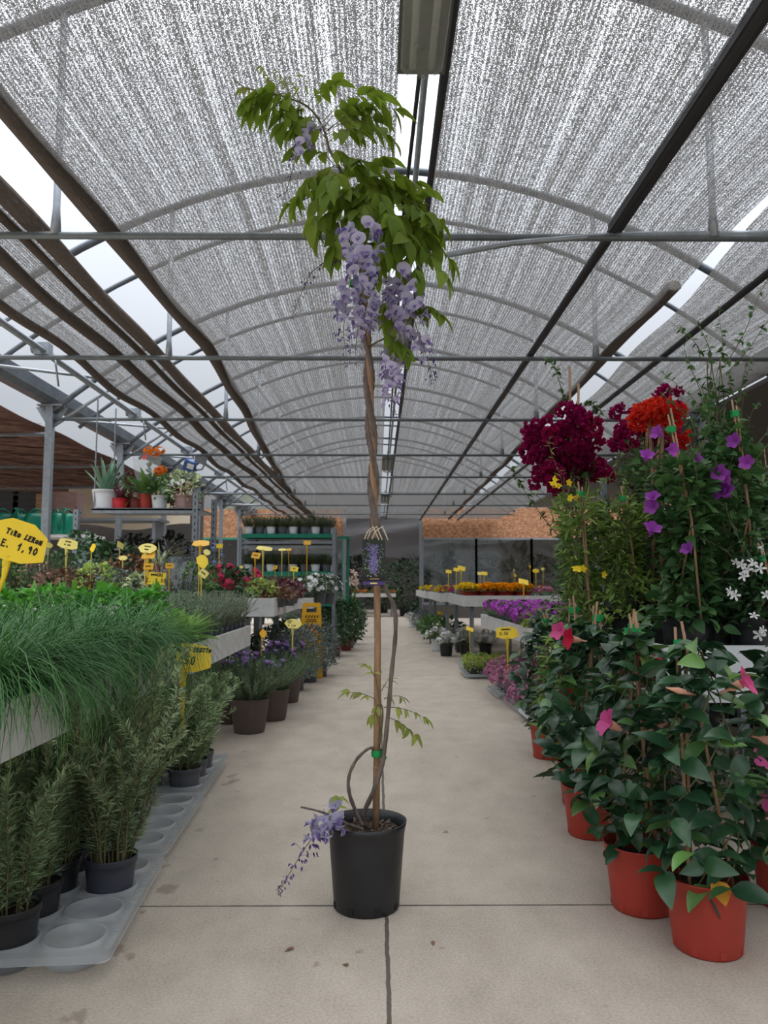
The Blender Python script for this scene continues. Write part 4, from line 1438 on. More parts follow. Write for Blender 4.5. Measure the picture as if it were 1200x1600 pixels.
ROS = [f_needles(40 + i, 32, 0.52, 0.26, 0.052, 0.0058, 'l_rosemary', 0.0095, 0.060, per=4, crooked=0.16, lean=0.7) for i in range(2)]
ROSL = f_needles(44, 16, 0.43, 0.16, 0.058, 0.0062, 'l_rosemary', 0.0085, 0.062, per=4, lean=0.5, hvar=0.35)
ROST = [f_needles(45 + i, 38, 0.86, 0.36, 0.052, 0.0060, 'l_rosemary', 0.0105, 0.062, per=4, crooked=0.20, hvar=0.66, lean=0.7) for i in range(2)]
RPOT = (0.088, 0.068, 0.165, 'bluegreypot', 'lip')
BPOT = (0.090, 0.070, 0.160, 'blackpot', 'lip')
MPOT = (0.085, 0.066, 0.15, 'greypot', 'lip')
rows = [(0, 1, 0, BPOT, ROSL, 'short upright rosemary in a black pot at the near left corner'),
        (0, 0, 1, BPOT, ROSL, 'short rosemary in a black pot at the picture edge behind the corner one'),
        (0, 1, 1, BPOT, ROSL, 'rosemary in a black pot just behind the near corner rosemary'),
        (0, 2, 2, RPOT, ROST[0], 'tall bushy rosemary in a slate grey pot beside the two empty tray wells'),
        (0, 1, 2, BPOT, ROS[0], 'rosemary in a black pot inward of the tall bushy rosemary'),
        (0, 0, 3, BPOT, ROS[1], 'rosemary deepest under the bench in the nearest tray'),
        (0, 1, 3, RPOT, ROST[1], 'tall rosemary at the far end of the nearest tray'),
        (1, 1, 0, RPOT, ROST[1], 'tall rosemary in mid tray, first row of the second tray'),
        (1, 1, 1, RPOT, ROST[0], 'tall rosemary in mid tray, second row of the second tray'),
        (1, 1, 2, RPOT, ROS[1], 'rosemary in mid tray, third row of the second tray'),
        (1, 1, 3, RPOT, ROS[0], 'rosemary in mid tray, last row of the second tray'),
        (2, 2, 0, MPOT, ROS[1], 'rosemary in a mid grey pot at the aisle edge of the third tray'),
        (2, 2, 1, MPOT, ROS[0], 'rosemary in a mid grey pot, second along the third tray edge'),
        (2, 2, 2, MPOT, ROS[1], 'rosemary in a mid grey pot, third along the third tray edge'),
        (2, 1, 0, RPOT, ROS[0], 'rosemary on the inner side of the third tray, first row'),
        (2, 1, 2, RPOT, ROS[1], 'rosemary on the inner side of the third tray, third row')]
for k, i, j, p, f, lab in rows:
    x, y = cell(k, i, j)
    potted('potted_rosemary', lab, 'rosemary plant', x, y, 0.009, p, [('foliage', f, 0)], 'potted rosemary')

# ================================================================== LEFT BENCHES
bench('whitewashed bench nearest the camera at the left, under the chives', -2.25, -1.03, 1.3, 3.95, 0.775, 0.165, legs=(1.5, 3.6), leg_mat='darkframe', inset=0.52)
bench('low whitewashed bench carrying the small grey-green pots', -2.35, -0.985, 4.12, 6.03, 0.775, 0.15, inset=0.5)
CH = [f_grass(60 + i, 520, 0.36, 'l_chive', 0.06, 0.0038, 1.0, 2.4) for i in range(3)]
CHL = [f_grass(64 + i, 620, 0.50, 'l_chive', 0.06, 0.0038, 1.35, 2.9) for i in range(2)]
zb = 0.686
n = 0
CPOT = (0.075, 0.058, 0.13, 'greypot', 'lip')
for ci, x in enumerate((-1.14, -1.36, -1.60, -1.86)):
    for yi, y in enumerate(np.arange(2.2, 3.85, 0.215)):
        if x / y * 1200 + 590 < -80:
            continue
        rown = ['in the aisle row', 'in the second row', 'in the third row', 'in the back row'][ci]
        t = potted('potted_chives', 'grassy chives in a grey pot %s of the nearest bench, %s along' % (rown, ORD[yi]), 'chives', x + rnd.uniform(-.02, .02), y, zb, CPOT,
                   [('foliage', (CHL if ci == 0 else CH)[n % (2 if ci == 0 else 3)], 0)], 'chives on the nearest bench', scale=rnd.uniform(0.92, 1.06))
        n += 1
# basil and light leafed herbs at the near end of the second bench
BAS = [f_bush(70 + i, 120, 0.12, 0.29, 0.085, 0.058, 'l_basil', bend=0.9, fold=0.2, up=0.2, shell=0.2, stems=5) for i in range(2)]
n = 0
for j, y in enumerate((4.28, 4.47)):
    for i, x in enumerate(np.arange(-2.24, -1.30, 0.185)):
        potted('potted_basil', 'bright green basil pot behind the chives, %s from the left in the %s row' % (ORD[i], ('front', 'back')[j]), 'basil', x, y, zb, (0.07, 0.055, 0.11, 'blackpot', 'lip'),
               [('foliage', BAS[n % 2], 0)], 'basil behind the chives', scale=1.05)
        n += 1
SAG = f_rosette(75, 52, 0.20, 0.058, 'l_sage', 0.5, 1.4, 0.7, 'ovate', 0.2, 0.05)
for i, (x, y) in enumerate(((-1.13, 4.36), (-1.14, 4.56), (-1.32, 4.62))):
    potted('potted_herb', 'light green broad leafed herb by the small grey-green pots, %s' % ('nearest the camera', 'in the middle', 'deepest on the bench')[i], 'herb', x, y, zb, (0.07, 0.055, 0.11, 'blackpot', 'lip'), [('foliage', SAG, 0)], 'light green herbs')
THY = [f_needles(80 + i, 40, 0.28, 0.24, 0.022, 0.0034, 'l_thyme', 0.006, 0.055, per=3, hvar=0.5, crooked=0.25) for i in range(2)]
n = 0
for ci, x in enumerate((-1.085, -1.27, -1.46)):
    for yi, y in enumerate(np.arange(4.80, 5.98, 0.168)):
        potted('potted_curry_plant', 'small grey-green herb in a black pot, %s of the bench, %s along' % (('aisle row', 'middle row', 'inner row')[ci], ORD[yi]), 'herb', x, y, zb, (0.068, 0.055, 0.125, 'bluegreypot', 'line'),
               [('foliage', THY[n % 2], 0)], 'small grey-green herbs')
        n += 1

# second line of benches: heathers, coleus and other leaf plants
bench('bench of mixed leaf plants behind the basil', -3.2, -1.35, 6.25, 7.35, 0.93, 0.13)
bench('raised bench of dark shrubs beneath the hanging shelf', -3.35, -1.65, 7.5, 8.9, 1.02, 0.13)
B = lambda s_, n_, rx, h, L, W, m, **k: f_bush(s_, n_, rx, h, L, W, m, **k)
mixed = [(85, 6.45, 'l_dark', 'needle', 0.34, 'dark green feathery conifer-like plant left of the pale price sign'),
         (40, 6.5, 'l_dark', 'needle', 0.30, 'dark feathery plant behind the large yellow sign'),
         (12, 6.5, 'l_mid', 'b', 0.26, 'mid green leaf plant at the left edge beneath the large yellow sign'),
         (62, 6.9, 'l_pinkish', 'b', 0.25, 'dusty pink leafed plant left of the bench edge trays'),
         (88, 6.4, 'l_pinkish', 'b', 0.19, 'dusty pink low plant on the mixed bench'),
         (117, 6.45, 'l_bronze', 'b', 0.21, 'bronze leafed plant between the pink and the light green ones'),
         (155, 6.4, 'l_light', 'b', 0.24, 'light yellow-green variegated plant in the middle of the mixed bench'),
         (186, 6.45, 'l_grey', 'b', 0.20, 'grey leafed plant right of the yellow-green one'),
         (205, 6.8, 'l_bronze', 'b', 0.30, 'bronze coleus behind the small orange sign'),
         (178, 6.9, 'l_bronze', 'b', 0.26, 'bronze leafed plant by the burgundy pot'),
         (236, 6.8, 'l_bronze', 'b', 0.26, 'brown-green coleus under the large pale sign'),
         (226, 6.4, 'l_cream', 'b', 0.18, 'cream variegated plant behind the lettered square sign'),
         (268, 6.5, 'l_silver', 'needle', 0.27, 'silver thread-leafed plant left of the grey bucket'),
         (290, 6.5, 'l_silver', 'needle', 0.25, 'silver thread-leafed plant below the grey bucket'),
         (312, 6.6, 'l_mid', 'b', 0.25, 'mid green plant at the right end of the mixed bench'),
         (110, 6.95, 'l_mid', 'needle', 0.28, 'mid green heather behind the pale price sign'),
         (135, 6.95, 'l_grey', 'b', 0.26, 'grey-green leaf plant behind the yellow-green one')]
for i, (px, y, m, kind, h, lab) in enumerate(mixed):
    x = (px - 590) / 1200 * y
    h *= 1.45
    me = f_needles(90 + i, 40, h, 0.28, 0.024, 0.0042, m, 0.007, 0.07, per=4, hvar=0.4) if kind == 'needle' else B(90 + i, 240, 0.19, h, 0.066, 0.038, m, up=0.3)
    potted('leaf_plant', lab, 'leaf plant', x, y, 0.842, (0.085, 0.066, 0.12, 'blackpot', 'lip'), [('foliage', me, 0)], 'mixed leaf plants')
shrubs = [(150, 8.0, 'l_dark', 0.42, 'dark green shrub left under the hanging shelf', 'maroonpot'),
          (182, 7.9, 'l_dark', 0.36, 'dark green shrub in a maroon pot under the hanging shelf', 'maroonpot'),
          (208, 8.2, 'l_vdark', 0.46, 'almost black round leafed plant beneath the middle of the shelf', 'blackpot'),
          (222, 8.5, 'l_vdark', 0.44, 'almost black leafed plant behind the spider plant', 'blackpot'),
          (270, 8.5, 'l_vdark', 0.48, 'dark fine leafed plant left behind the grey bucket', 'blackpot'),
          (128, 8.4, 'l_dark', 0.5, 'dark green shrub beside the short steel post', 'blackpot'),
          (100, 8.3, 'l_dark', 0.28, 'dark low shrub in front of the watering cans', 'blackpot')]
for i, (px, y, m, h, lab, pm) in enumerate(shrubs):
    x = (px - 590) / 1200 * y
    potted('shrub', lab, 'shrub', x, y, 0.932, (0.10, 0.078, 0.17, pm, 'lip'), [('foliage', B(120 + i, 320, 0.25, h * 1.3, 0.08, 0.05, m), 0)], 'shrubs under the hanging shelf')
x = (251 - 590) / 1200 * 7.75
potted('spider_plant', 'spider plant with long cream-striped leaves in a red pot', 'spider plant', x, 7.75, 1.145, (0.085, 0.065, 0.13, 'brightred', 'lip'), [('foliage', f_rosette(131, 42, 0.36, 0.018, 'l_cream', 0.35, 1.4, 1.4, 'strip', 0.2), 0)])
tag(obj('upturned_crate', MB().box((x, 7.75, 1.037), (0.24, 0.24, 0.206)), 'darkframe'), 'dark crate lifting the spider plant on the raised bench', 'crate')
x = (285 - 590) / 1200 * 7.72
t = potted('zinc_bucket', 'grey metal bucket planted with a fine leafed shrub right of the spider plant', 'bucket planter', x, 7.72, 1.09, (0.125, 0.10, 0.27, 'zinc', 'lip'), [('foliage', B(133, 160, 0.2, 0.24, 0.04, 0.02, 'l_vdark'), 0)])
tag(obj('upturned_crate', MB().box((x, 7.72, 1.01), (0.3, 0.26, 0.152)), 'darkframe'), 'dark crate lifting the grey bucket', 'crate')
x = (320 - 590) / 1200 * 8.6
potted('blue_flowered_shrub', 'dark shrub with pale blue flowers behind the dexion posts', 'shrub', x, 8.6, 0.932, (0.11, 0.085, 0.18, 'blackpot', 'lip'), [('foliage', B(134, 200, 0.25, 0.52, 0.06, 0.036, 'l_dark'), 0)],
       flowers=[(fl_cluster('f_bluish', 0.035, 14, 0.014), 'flower', dome_pts(5, 12, 0.25, 0.5, 0.05))])

# hanging shelf with its potted plants
t = thing('hanging_shelf', 'grey hanging shelf board of flowering pots above the left benches', 'shelf', (-2.42, 8.3, 1.885))
obj('shelf_board', MB().box((0, 0, -0.012), (1.12, 0.62, 0.024)).box((0, -0.30, -0.03), (1.12, 0.02, 0.05)), 'steel', t)
for sy in (-0.28, 0.28):
    m_ = MB()
    for k in range(38):
        m_.lathe([(0.006, -0.017), (0.010, 0), (0.006, 0.017)], 6, (-0.545, sy, 0.03 + k * 0.031))
    obj('chain', m_, 'steel', t)
for px, y, z1, lab in ((304, 7.98, 2.05, 'drilled grey steel shelf post in front of the hanging shelf'), (333, 8.66, 2.05, 'dark grey shelf post right behind the first'), (118, 9.1, 1.98, 'short grey steel post left of the hanging shelf')):
    x = (px - 590) / 1200 * y
    p = MB().box((x, y, z1 / 2), (0.055, 0.006, z1)).box((x + 0.025, y + 0.025, z1 / 2), (0.006, 0.055, z1))
    for k in range(26):
        p.box((x, y - 0.003, 0.25 + k * 0.07), (0.012, 0.002, 0.03), None, 1)
    tag(obj('shelf_post', p, ['steel', 'cable']), lab, 'post')
zs_ = 1.885
tops = [(163, 8.12, (0.135, 0.105, 0.20, 'whiteplastic', 'lip'), f_rosette(140, 17, 0.40, 0.055, 'l_aloe', 0.85, 1.5, 0.15, 'strip', 0.35, 0.03), 'large aloe in a white pot at the left end of the hanging shelf', 'aloe', ()),
        (187, 8.10, (0.085, 0.07, 0.11, 'brightred', 'lip'), f_rosette(141, 18, 0.20, 0.03, 'l_burg', 0.5, 1.4, 0.3, 'lance', 0.35), 'small burgundy succulent in a bright red pot beside the aloe', 'succulent', ()),
        (200, 8.34, (0.09, 0.07, 0.15, 'maroonpot', 'lip'), B(142, 130, 0.18, 0.34, 0.05, 0.03, 'l_burg'), 'dark red leafed bush in a maroon pot at the back of the shelf', 'leaf plant', ()),
        (211, 8.16, (0.09, 0.07, 0.11, 'maroonpot', 'lip'), B(143, 70, 0.17, 0.28, 0.11, 0.03, 'l_mid', shape='lance'), 'narrow leafed green plant in a maroon pot in mid shelf', 'leaf plant', ()),
        (227, 8.14, (0.075, 0.06, 0.16, 'redpot', 'lip'), f_rosette(144, 22, 0.34, 0.075, 'l_mid', 0.7, 1.45, 0.5, 'ovate', 0.2), 'film-wrapped anthurium with one red flower on the shelf', 'anthurium', 'anth'),
        (248, 8.10, (0.085, 0.068, 0.14, 'whiteplastic', 'lip'), B(145, 120, 0.14, 0.26, 0.07, 0.045, 'l_mid'), 'orange flowered kalanchoe in a white pot on the shelf', 'kalanchoe', 'kal'),
        (240, 8.35, (0.08, 0.06, 0.15, 'redpot', 'lip'), B(146, 110, 0.14, 0.46, 0.07, 0.045, 'l_mid'), 'tall orange flowered kalanchoe behind the white pot', 'kalanchoe', 'kal2'),
        (286, 8.15, (0.105, 0.085, 0.15, 'pinkpot', 'lip'), B(147, 120, 0.22, 0.30, 0.085, 0.05, 'l_cream'), 'trailing variegated ivy in a dusty pink pot at the right end of the shelf', 'ivy', ())]
for px, y, p, me, lab, cat, fl in tops:
    x = (px - 590) / 1200 * y
    flo = []
    if fl == 'anth':
        flo = [(fl_star('f_crimson', 0.075, 1, 0.95, 0.3), 'flower', [((-0.05, -0.05, 0.42), (-0.3, -0.9, 0.3), 1.0)])]
    if fl == 'kal':
        flo = [(fl_cluster('f_fire', 0.05, 18, 0.018), 'flower', [((0.02 * k, -0.05 + 0.05 * (k % 2), 0.29 + 0.02 * k), (0.2 * k, -0.6, 0.8), 1.0) for k in range(-1, 2)])]
    if fl == 'kal2':
        flo = [(fl_cluster('f_fire', 0.055, 18, 0.020), 'flower', [((0.06 * k, -0.06, 0.50 + 0.04 * (k % 2)), (0.2 * k, -0.6, 0.8), 1.0) for k in range(-1, 2)])]
    t = potted(cat + '_plant' if not cat.endswith('plant') else 'leaf_plant', lab, cat, x, y, zs_, p, [('foliage', me, 0)], 'plants on the hanging shelf', flowers=flo, rz=0.0)
    if fl == 'anth':
        V = [[(q_ * math.cos(a), q_ * math.sin(a), z_) for a in np.linspace(0, 2 * PI, 21)] for q_, z_ in ((0.05, 0.14), (0.08, 0.22), (0.13, 0.40), (0.15, 0.56))]
        obj('wrapper', MB().grid(np.array(V)), 'wrap', t)
o = obj('potted_coleus', B(148, 90, 0.17, 0.30, 0.10, 0.06, 'l_bronze'), None, None)
o.location = ((283 - 590) / 1200 * 8.36, 8.36, zs_)
tag(o, 'bronze coleus behind the dusty pink pot on the shelf', 'coleus')

# floodlight clamped to the roller pipe
c = at(297, 727, 11.9)
t = thing('floodlight', 'blue floodlight clamped to the roof pipes above the hanging shelf', 'floodlight', (c.x, c.y, c.z))
obj('body', MB().box((0, 0, 0), (0.19, 0.12, 0.17), (0.5, 0.3, 0.2)), 'blueplastic', t)
obj('lens', MB().box((0.02, -0.068, -0.03), (0.10, 0.01, 0.08), (0.5, 0.3, 0.2)), 'lampwhite', t)
obj('bracket', MB().box((0.16, 0.05, 0.10), (0.17, 0.12, 0.13), (0.2, 0.4, 0.3)).tube([(0.05, 0.03, -0.08), (0.18, 0.03, -0.06), (0.24, 0.03, 0.06)], 0.015, 6), 'steel', t)

# green watering cans on a shelf by the first gutter post
YC = 10.2
sh = thing('can_shelf', 'pale shelf of watering cans behind the gutter post', 'shelf', (-4.75, YC, 0))
zc = at(60, 837, YC).z
obj('shelf_board', MB().box((0, 0, zc - 0.02), (2.1, 0.5, 0.04)), 'board', sh)
for sx in (-0.95, 0.95):
    obj('leg', MB().box((sx, 0, (zc - 0.04) / 2), (0.06, 0.4, zc - 0.04)), 'steel', sh)


def can_parts():
    V = []
    for i, (s_, z_) in enumerate(((0.0, 0.0), (1, 0.0), (1.04, 0.02), (1.0, 0.14), (0.92, 0.24), (0.72, 0.285), (0.45, 0.295))):
        V.append([(0.125 * s_ * (abs(math.cos(a)) ** 0.7) * (1 if math.cos(a) > 0 else -1), 0.075 * s_ * (abs(math.sin(a)) ** 0.7) * (1 if math.sin(a) > 0 else -1), z_) for a in np.linspace(0, 2 * PI, 29)])
    body = MB().grid(np.array(V)).mesh('body', 'greencan')
    hd = MB().tube([(-0.125, 0, 0.17), (-0.14, 0, 0.26), (-0.09, 0, 0.34), (0.0, 0, 0.345), (0.07, 0, 0.29)], 0.013, 8).mesh('handle', 'greencan')
    sp = MB().tube([(0.11, 0, 0.08), (0.18, 0, 0.20), (0.235, 0, 0.33)], [0.026, 0.018, 0.014], 8).lathe([(0.014, 0.32), (0.03, 0.345), (0.001, 0.35)], 10, (0.235, 0, 0)).mesh('spout', 'greencan')
    return body, hd, sp


bdy, hnd, spt = can_parts()
for i, px in enumerate((5, 33, 52, 66, 87, 107)):
    p = at(px, 836, YC - 0.08 + 0.1 * (i % 2))
    t = thing('watering_can', 'green plastic watering can, %s from the left on the shelf' % ORD[i], 'watering can', (p.x, p.y, zc), (0.9, 1.2, -2.3, 0.9, -0.8, 1.35)[i], 'green watering cans')
    obj('body', bdy, None, t); obj('handle', hnd, None, t); obj('spout', spt, None, t)
for i, (px, y, w_, h_, m, lab) in enumerate(((18, 12.5, 0.35, 0.45, 'darkframe', 'dark stacked crate behind the watering cans, nearest the left edge'), (45, 12.5, 0.38, 0.42, 'darkframe', 'dark stacked crate behind the watering cans, beside the orange box'),
                                             (68, 12.4, 0.12, 0.35, 'wood', 'orange-brown box behind the gutter post'), (106, 12.6, 0.4, 0.42, 'pinkpot', 'pale carton right of the gutter post'))):
    c = at(px, 790, y)
    b = MB().box((c.x, y, c.z), (w_, 0.3, h_))
    for k in range(4):
        b.box((c.x, y - 0.155, c.z - h_ / 2 + (k + 0.5) * h_ / 4), (w_ * 0.9, 0.012, h_ * 0.06), None, 0)
    tag(obj('storage_box', b, m), lab, 'box', 'boxes behind the watering cans')
sb = thing('storage_shelf', 'dim shelf carrying the boxes behind the watering cans', 'shelf', (-5.2, 12.6, 0))
zz_ = at(40, 790, 12.5).z - 0.22
obj('shelf_board', MB().box((0, 0, zz_ - 0.02), (3.4, 0.6, 0.04)), 'steel', sb)
for sx in (-1.6, 1.6):
    obj('leg', MB().box((sx, 0, zz_ / 2 - 0.02), (0.05, 0.5, zz_ - 0.04)), 'steel', sb)

# third line: bench end with red flowers, heucheras and white flowers
bench('whitewashed bench with crimson flowers and heuchera, its end board facing the camera', -1.62, -0.90, 6.72, 8.9, 0.975, 0.16, inset=0.25)
bench('whitewashed bench with white flowers beyond the heuchera bench', -1.75, -0.78, 9.3, 10.9, 0.93, 0.13)
zt = 0.887
red_pots = [(352, 6.95, 0.0), (376, 7.3, 0.0), (345, 7.5, 0.0), (398, 7.05, 0.0)]
for i, (px, y, _) in enumerate(red_pots[:3]):
    x = (px - 590) / 1200 * y
    potted('hydrangea', ('crimson flowered bush at the near end of the heuchera bench', 'crimson flowered bush just behind the first one', 'crimson flowered bush deeper on the heuchera bench')[i], 'flowering plant', x, y, zt, (0.10, 0.08, 0.14, 'blackpot', 'lip'),
           [('foliage', B(150 + i, 210, 0.21, 0.26, 0.07, 0.045, 'l_dark'), 0)], 'crimson flowered bushes', flowers=[(fl_cluster('f_rose', 0.045, 20, 0.017), 'flower', dome_pts(60 + i, 10, 0.21, 0.25, 0.02, 0.35))])
heu = [(408, 6.95, 'l_light', 'redpot', 'lime heuchera in a red pot on the bench end'), (434, 7.05, 'l_bronze', 'greypot', 'bronze trailing sedum spilling over the bench end'), (450, 7.5, 'l_burg', 'greypot', 'burgundy heuchera beside the aisle edge of the bench'),
       (432, 7.9, 'l_pinkish', 'greypot', 'dusty pink heuchera in the middle of the bench'), (456, 8.4, 'l_burg', 'greypot', 'burgundy heuchera at the far end of the bench'), (418, 8.3, 'l_mid', 'greypot', 'green heuchera at the back of the bench')]
for i, (px, y, m, pm, lab) in enumerate(heu):
    x = (px - 590) / 1200 * y
    potted('heuchera', lab, 'heuchera', x, y, zt, (0.085, 0.066, 0.09, pm, 'lip'), [('foliage', B(160 + i, 150, 0.15, 0.18 if i != 1 else 0.10, 0.055, 0.045, m, bend=1.2), 0)], 'heucheras')
whites = [(478, 9.5), (498, 9.6), (512, 9.9), (488, 10.3), (505, 10.6)]
for i, (px, y) in enumerate(whites):
    x = (px - 590) / 1200 * y
    potted('white_flowered_plant', 'white flowered plant, %s along the bench before the green rack' % ORD[i], 'flowering plant', x, y, 0.842, (0.10, 0.08, 0.14, 'greypot', 'lip'),
           [('foliage', B(170 + i % 2, 170, 0.18, 0.28, 0.06, 0.03, 'l_dark'), 0)], 'white flowered plants', flowers=[(fl_star('f_white', 0.035, 5, 0.8), 'flower', dome_pts(70 + i, 14, 0.19, 0.28, 0.02, 0.2))])

# green plant rack
YR = 11.6
rk = thing('plant_rack', 'wheeled grey rack with teal green shelves against the chipboard wall', 'plant rack', ((452 - 590) / 1200 * YR, YR, 0))
for sx in (-0.69, 0.69):
    for sy in (-0.27, 0.27):
        obj('post', MB().box((sx, sy, 0.98), (0.05, 0.04, 1.9)), 'steel', rk)
        obj('caster', MB().lathe([(0.001, -0.02), (0.05, -0.02), (0.05, 0.02), (0.001, 0.02)], 14, (sx, sy, 0.052), axis=[(0, 0, 1), (1, 0, 0), (0, 1, 0)]), 'cable', rk)
SHZ = [at(450, yy, YR - 0.28).z for yy in (834, 893, 941)]
for z in SHZ:
    obj('shelf', MB().box((0, 0, z - 0.03), (1.34, 0.54, 0.06)), 'greentrim', rk)
for z in (SHZ[0] - 0.13, SHZ[0] - 0.20):
    obj('shelf', MB().box((0, 0, z), (1.34, 0.54, 0.035)), 'steel', rk)
RK = [f_needles(180 + i, 44, 0.19, 0.20, 0.022, 0.004, 'l_dark', 0.006, 0.06, per=3) for i in range(2)]
WP, GP = (0.066, 0.052, 0.10, 'whiteplastic', 'lip'), (0.066, 0.052, 0.10, 'greypot', 'lip')
n = 0
for si, z in enumerate(SHZ[:2]):
    for yi, y in enumerate((-0.19, 0.02)):
        for xi, dx in enumerate(np.linspace(-0.58, 0.58, 8)):
            potted('rack_herb', 'dark herb on the %s shelf of the green rack, %s row, %s from left' % (('top', 'middle')[si], ('front', 'back')[yi], ORD[xi]), 'herb', rk.location.x + dx + (0.04 if yi else 0), YR + y, z,
                   WP if (xi + yi) % 2 == 0 else GP, [('foliage', RK[n % 2], 0)], 'small herbs on the green rack', scale=1.05)
            n += 1
rk2 = thing('plant_rack', 'second rack with teal uprights just right of the green rack', 'plant rack', ((533 - 590) / 1200 * 13.2, 13.2, 0))
for sx in (-0.12, 0.12):
    obj('post', MB().box((sx, 0, 0.95), (0.04, 0.04, 1.9)), 'greentrim', rk2)
obj('shelf', MB().box((0, 0, 0.7), (0.3, 0.4, 0.04)), 'greentrim', rk2)
obj('shelf', MB().box((0, 0, 1.88), (0.3, 0.4, 0.04)), 'greentrim', rk2)

# ================================================================== LEFT FLOOR ROW: lavender and bushes
LAV = [f_needles(190 + i, 92, 0.36, 0.40, 0.032, 0.0036, 'l_lav', 0.0065, 0.11, per=4, lean=0.75, hvar=0.4, crooked=0.15) for i in range(2)]
LP = (0.145, 0.112, 0.25, 'brownpot', 'rib')
lav = [(-0.955, 5.86, 1.0, LP, 'purple topped lavender in a ribbed brown pot, nearest in the left floor row'), (-0.86, 6.38, 1.0, LP, 'lavender in a ribbed brown pot, second in the left floor row'),
       (-0.90, 6.85, 0.95, LP, 'lavender in a ribbed brown pot, third in the left floor row'), (-0.85, 7.32, 0.95, LP, 'lavender in a ribbed brown pot, fourth in the left floor row'),
       (-1.18, 6.25, 0.95, LP, 'lavender in a ribbed brown pot half under the bench'), (-1.28, 6.5, 0.95, LP, 'lavender in a brown pot under the bench corner')]
for i, (x, y, s_, p, lab) in enumerate(lav):
    potted('potted_lavender', lab, 'lavender', x, y, 0, p, [('foliage', LAV[i % 2], 0)], 'lavender pots on the floor', scale=s_,
           flowers=[(fl_spike('f_mauve', 'f_bud', 0.034, 0.014), 'flower', [((p_[0] * 0.9, p_[1] * 0.9, p_[2] + 0.03), (p_[0] * 1.2, p_[1] * 1.2, 1), s2 * 1.0) for p_, d, s2 in dome_pts(80 + i, 11, 0.24, 0.36, 0.02, 0.5)])])
EU = [B(200 + i, 1500, 0.24, 0.54, 0.045, 0.021, 'l_grey', up=0.4, rough=0.4) for i in range(2)]
for i, (x, y, lab) in enumerate(((-0.84, 8.1, 'blue-grey small leafed bush in a square grey pot beyond the lavender'), (-0.76, 8.78, 'blue-grey small leafed bush right in front of the yellow caution sign'), (-1.15, 8.4, 'blue-grey small leafed bush tucked under the heuchera bench'), (-0.68, 9.3, 'blue-grey bush spilling toward the aisle beyond the grey pots'))):
    potted('grey_bush', lab, 'bush', x, y, 0, (0.085, 0.072, 0.17, 'greypot', 'line'), [('foliage', EU[i % 2], 0)], 'blue-grey bushes')
RB = [B(205 + i, 620, 0.30, 0.66, 0.085, 0.05, 'l_dark', up=0.2) for i in range(2)]
for i, (x, y, s_, lab) in enumerate(((-0.66, 11.85, 1.0, 'dark leafy bush in a dull red pot, nearest of the far left pots'), (-0.52, 12.85, 1.0, 'dark leafy bush in a dull red pot, second of the far left pots'), (-0.95, 12.3, 1.0, 'dark leafy bush behind the two dull red pots'),
                                     (-0.50, 14.2, 1.05, 'dark leafy bush along the far left aisle edge'), (-0.9, 14.0, 1.1, 'dark leafy bush against the second rack'), (-0.55, 16.0, 1.0, 'dark leafy bush beyond the lilies'), (-1.42, 7.35, 0.8, 'dark leafy bush in the shade under the near end of the heuchera bench'), (-1.45, 8.05, 0.8, 'dark leafy bush in the shade under the middle of the heuchera bench'), (-1.2, 9.75, 0.75, 'dark leafy bush under the bench of white flowers'), (-1.25, 10.5, 0.75, 'dark leafy bush under the far end of the white flowered bench'), (-1.9, 6.85, 0.85, 'dark leafy bush under the mixed leaf plant bench'))):
    potted('leafy_bush', lab, 'bush', x, y, 0, (0.11, 0.085, 0.22, 'maroonpot', 'lip'), [('foliage', RB[i % 2], 0)], 'dark bushes in red pots', scale=s_)
x = (546 - 590) / 1200 * 13.4
potted('lily', 'tall pale pink lily standing between the dark bushes by the doorway', 'lily', x, 13.4, 0, (0.10, 0.08, 0.2, 'greypot', 'lip'),
       [('foliage', B(210, 120, 0.16, 0.95, 0.16, 0.03, 'l_mid', shape='lance', up=0.5), 0)], flowers=[(fl_star('f_peach', 0.10, 6, 0.45, 0.5), 'flower', [((-0.1, -0.08, 0.98), (-.5, -.8, .4), 1), ((0.04, -0.1, 1.0), (.2, -.9, .4), 1), ((0.1, -0.05, 0.92), (.7, -.6, .2), 1), ((-0.03, -0.1, 1.12), (-.1, -.7, .7), 0.9)])])

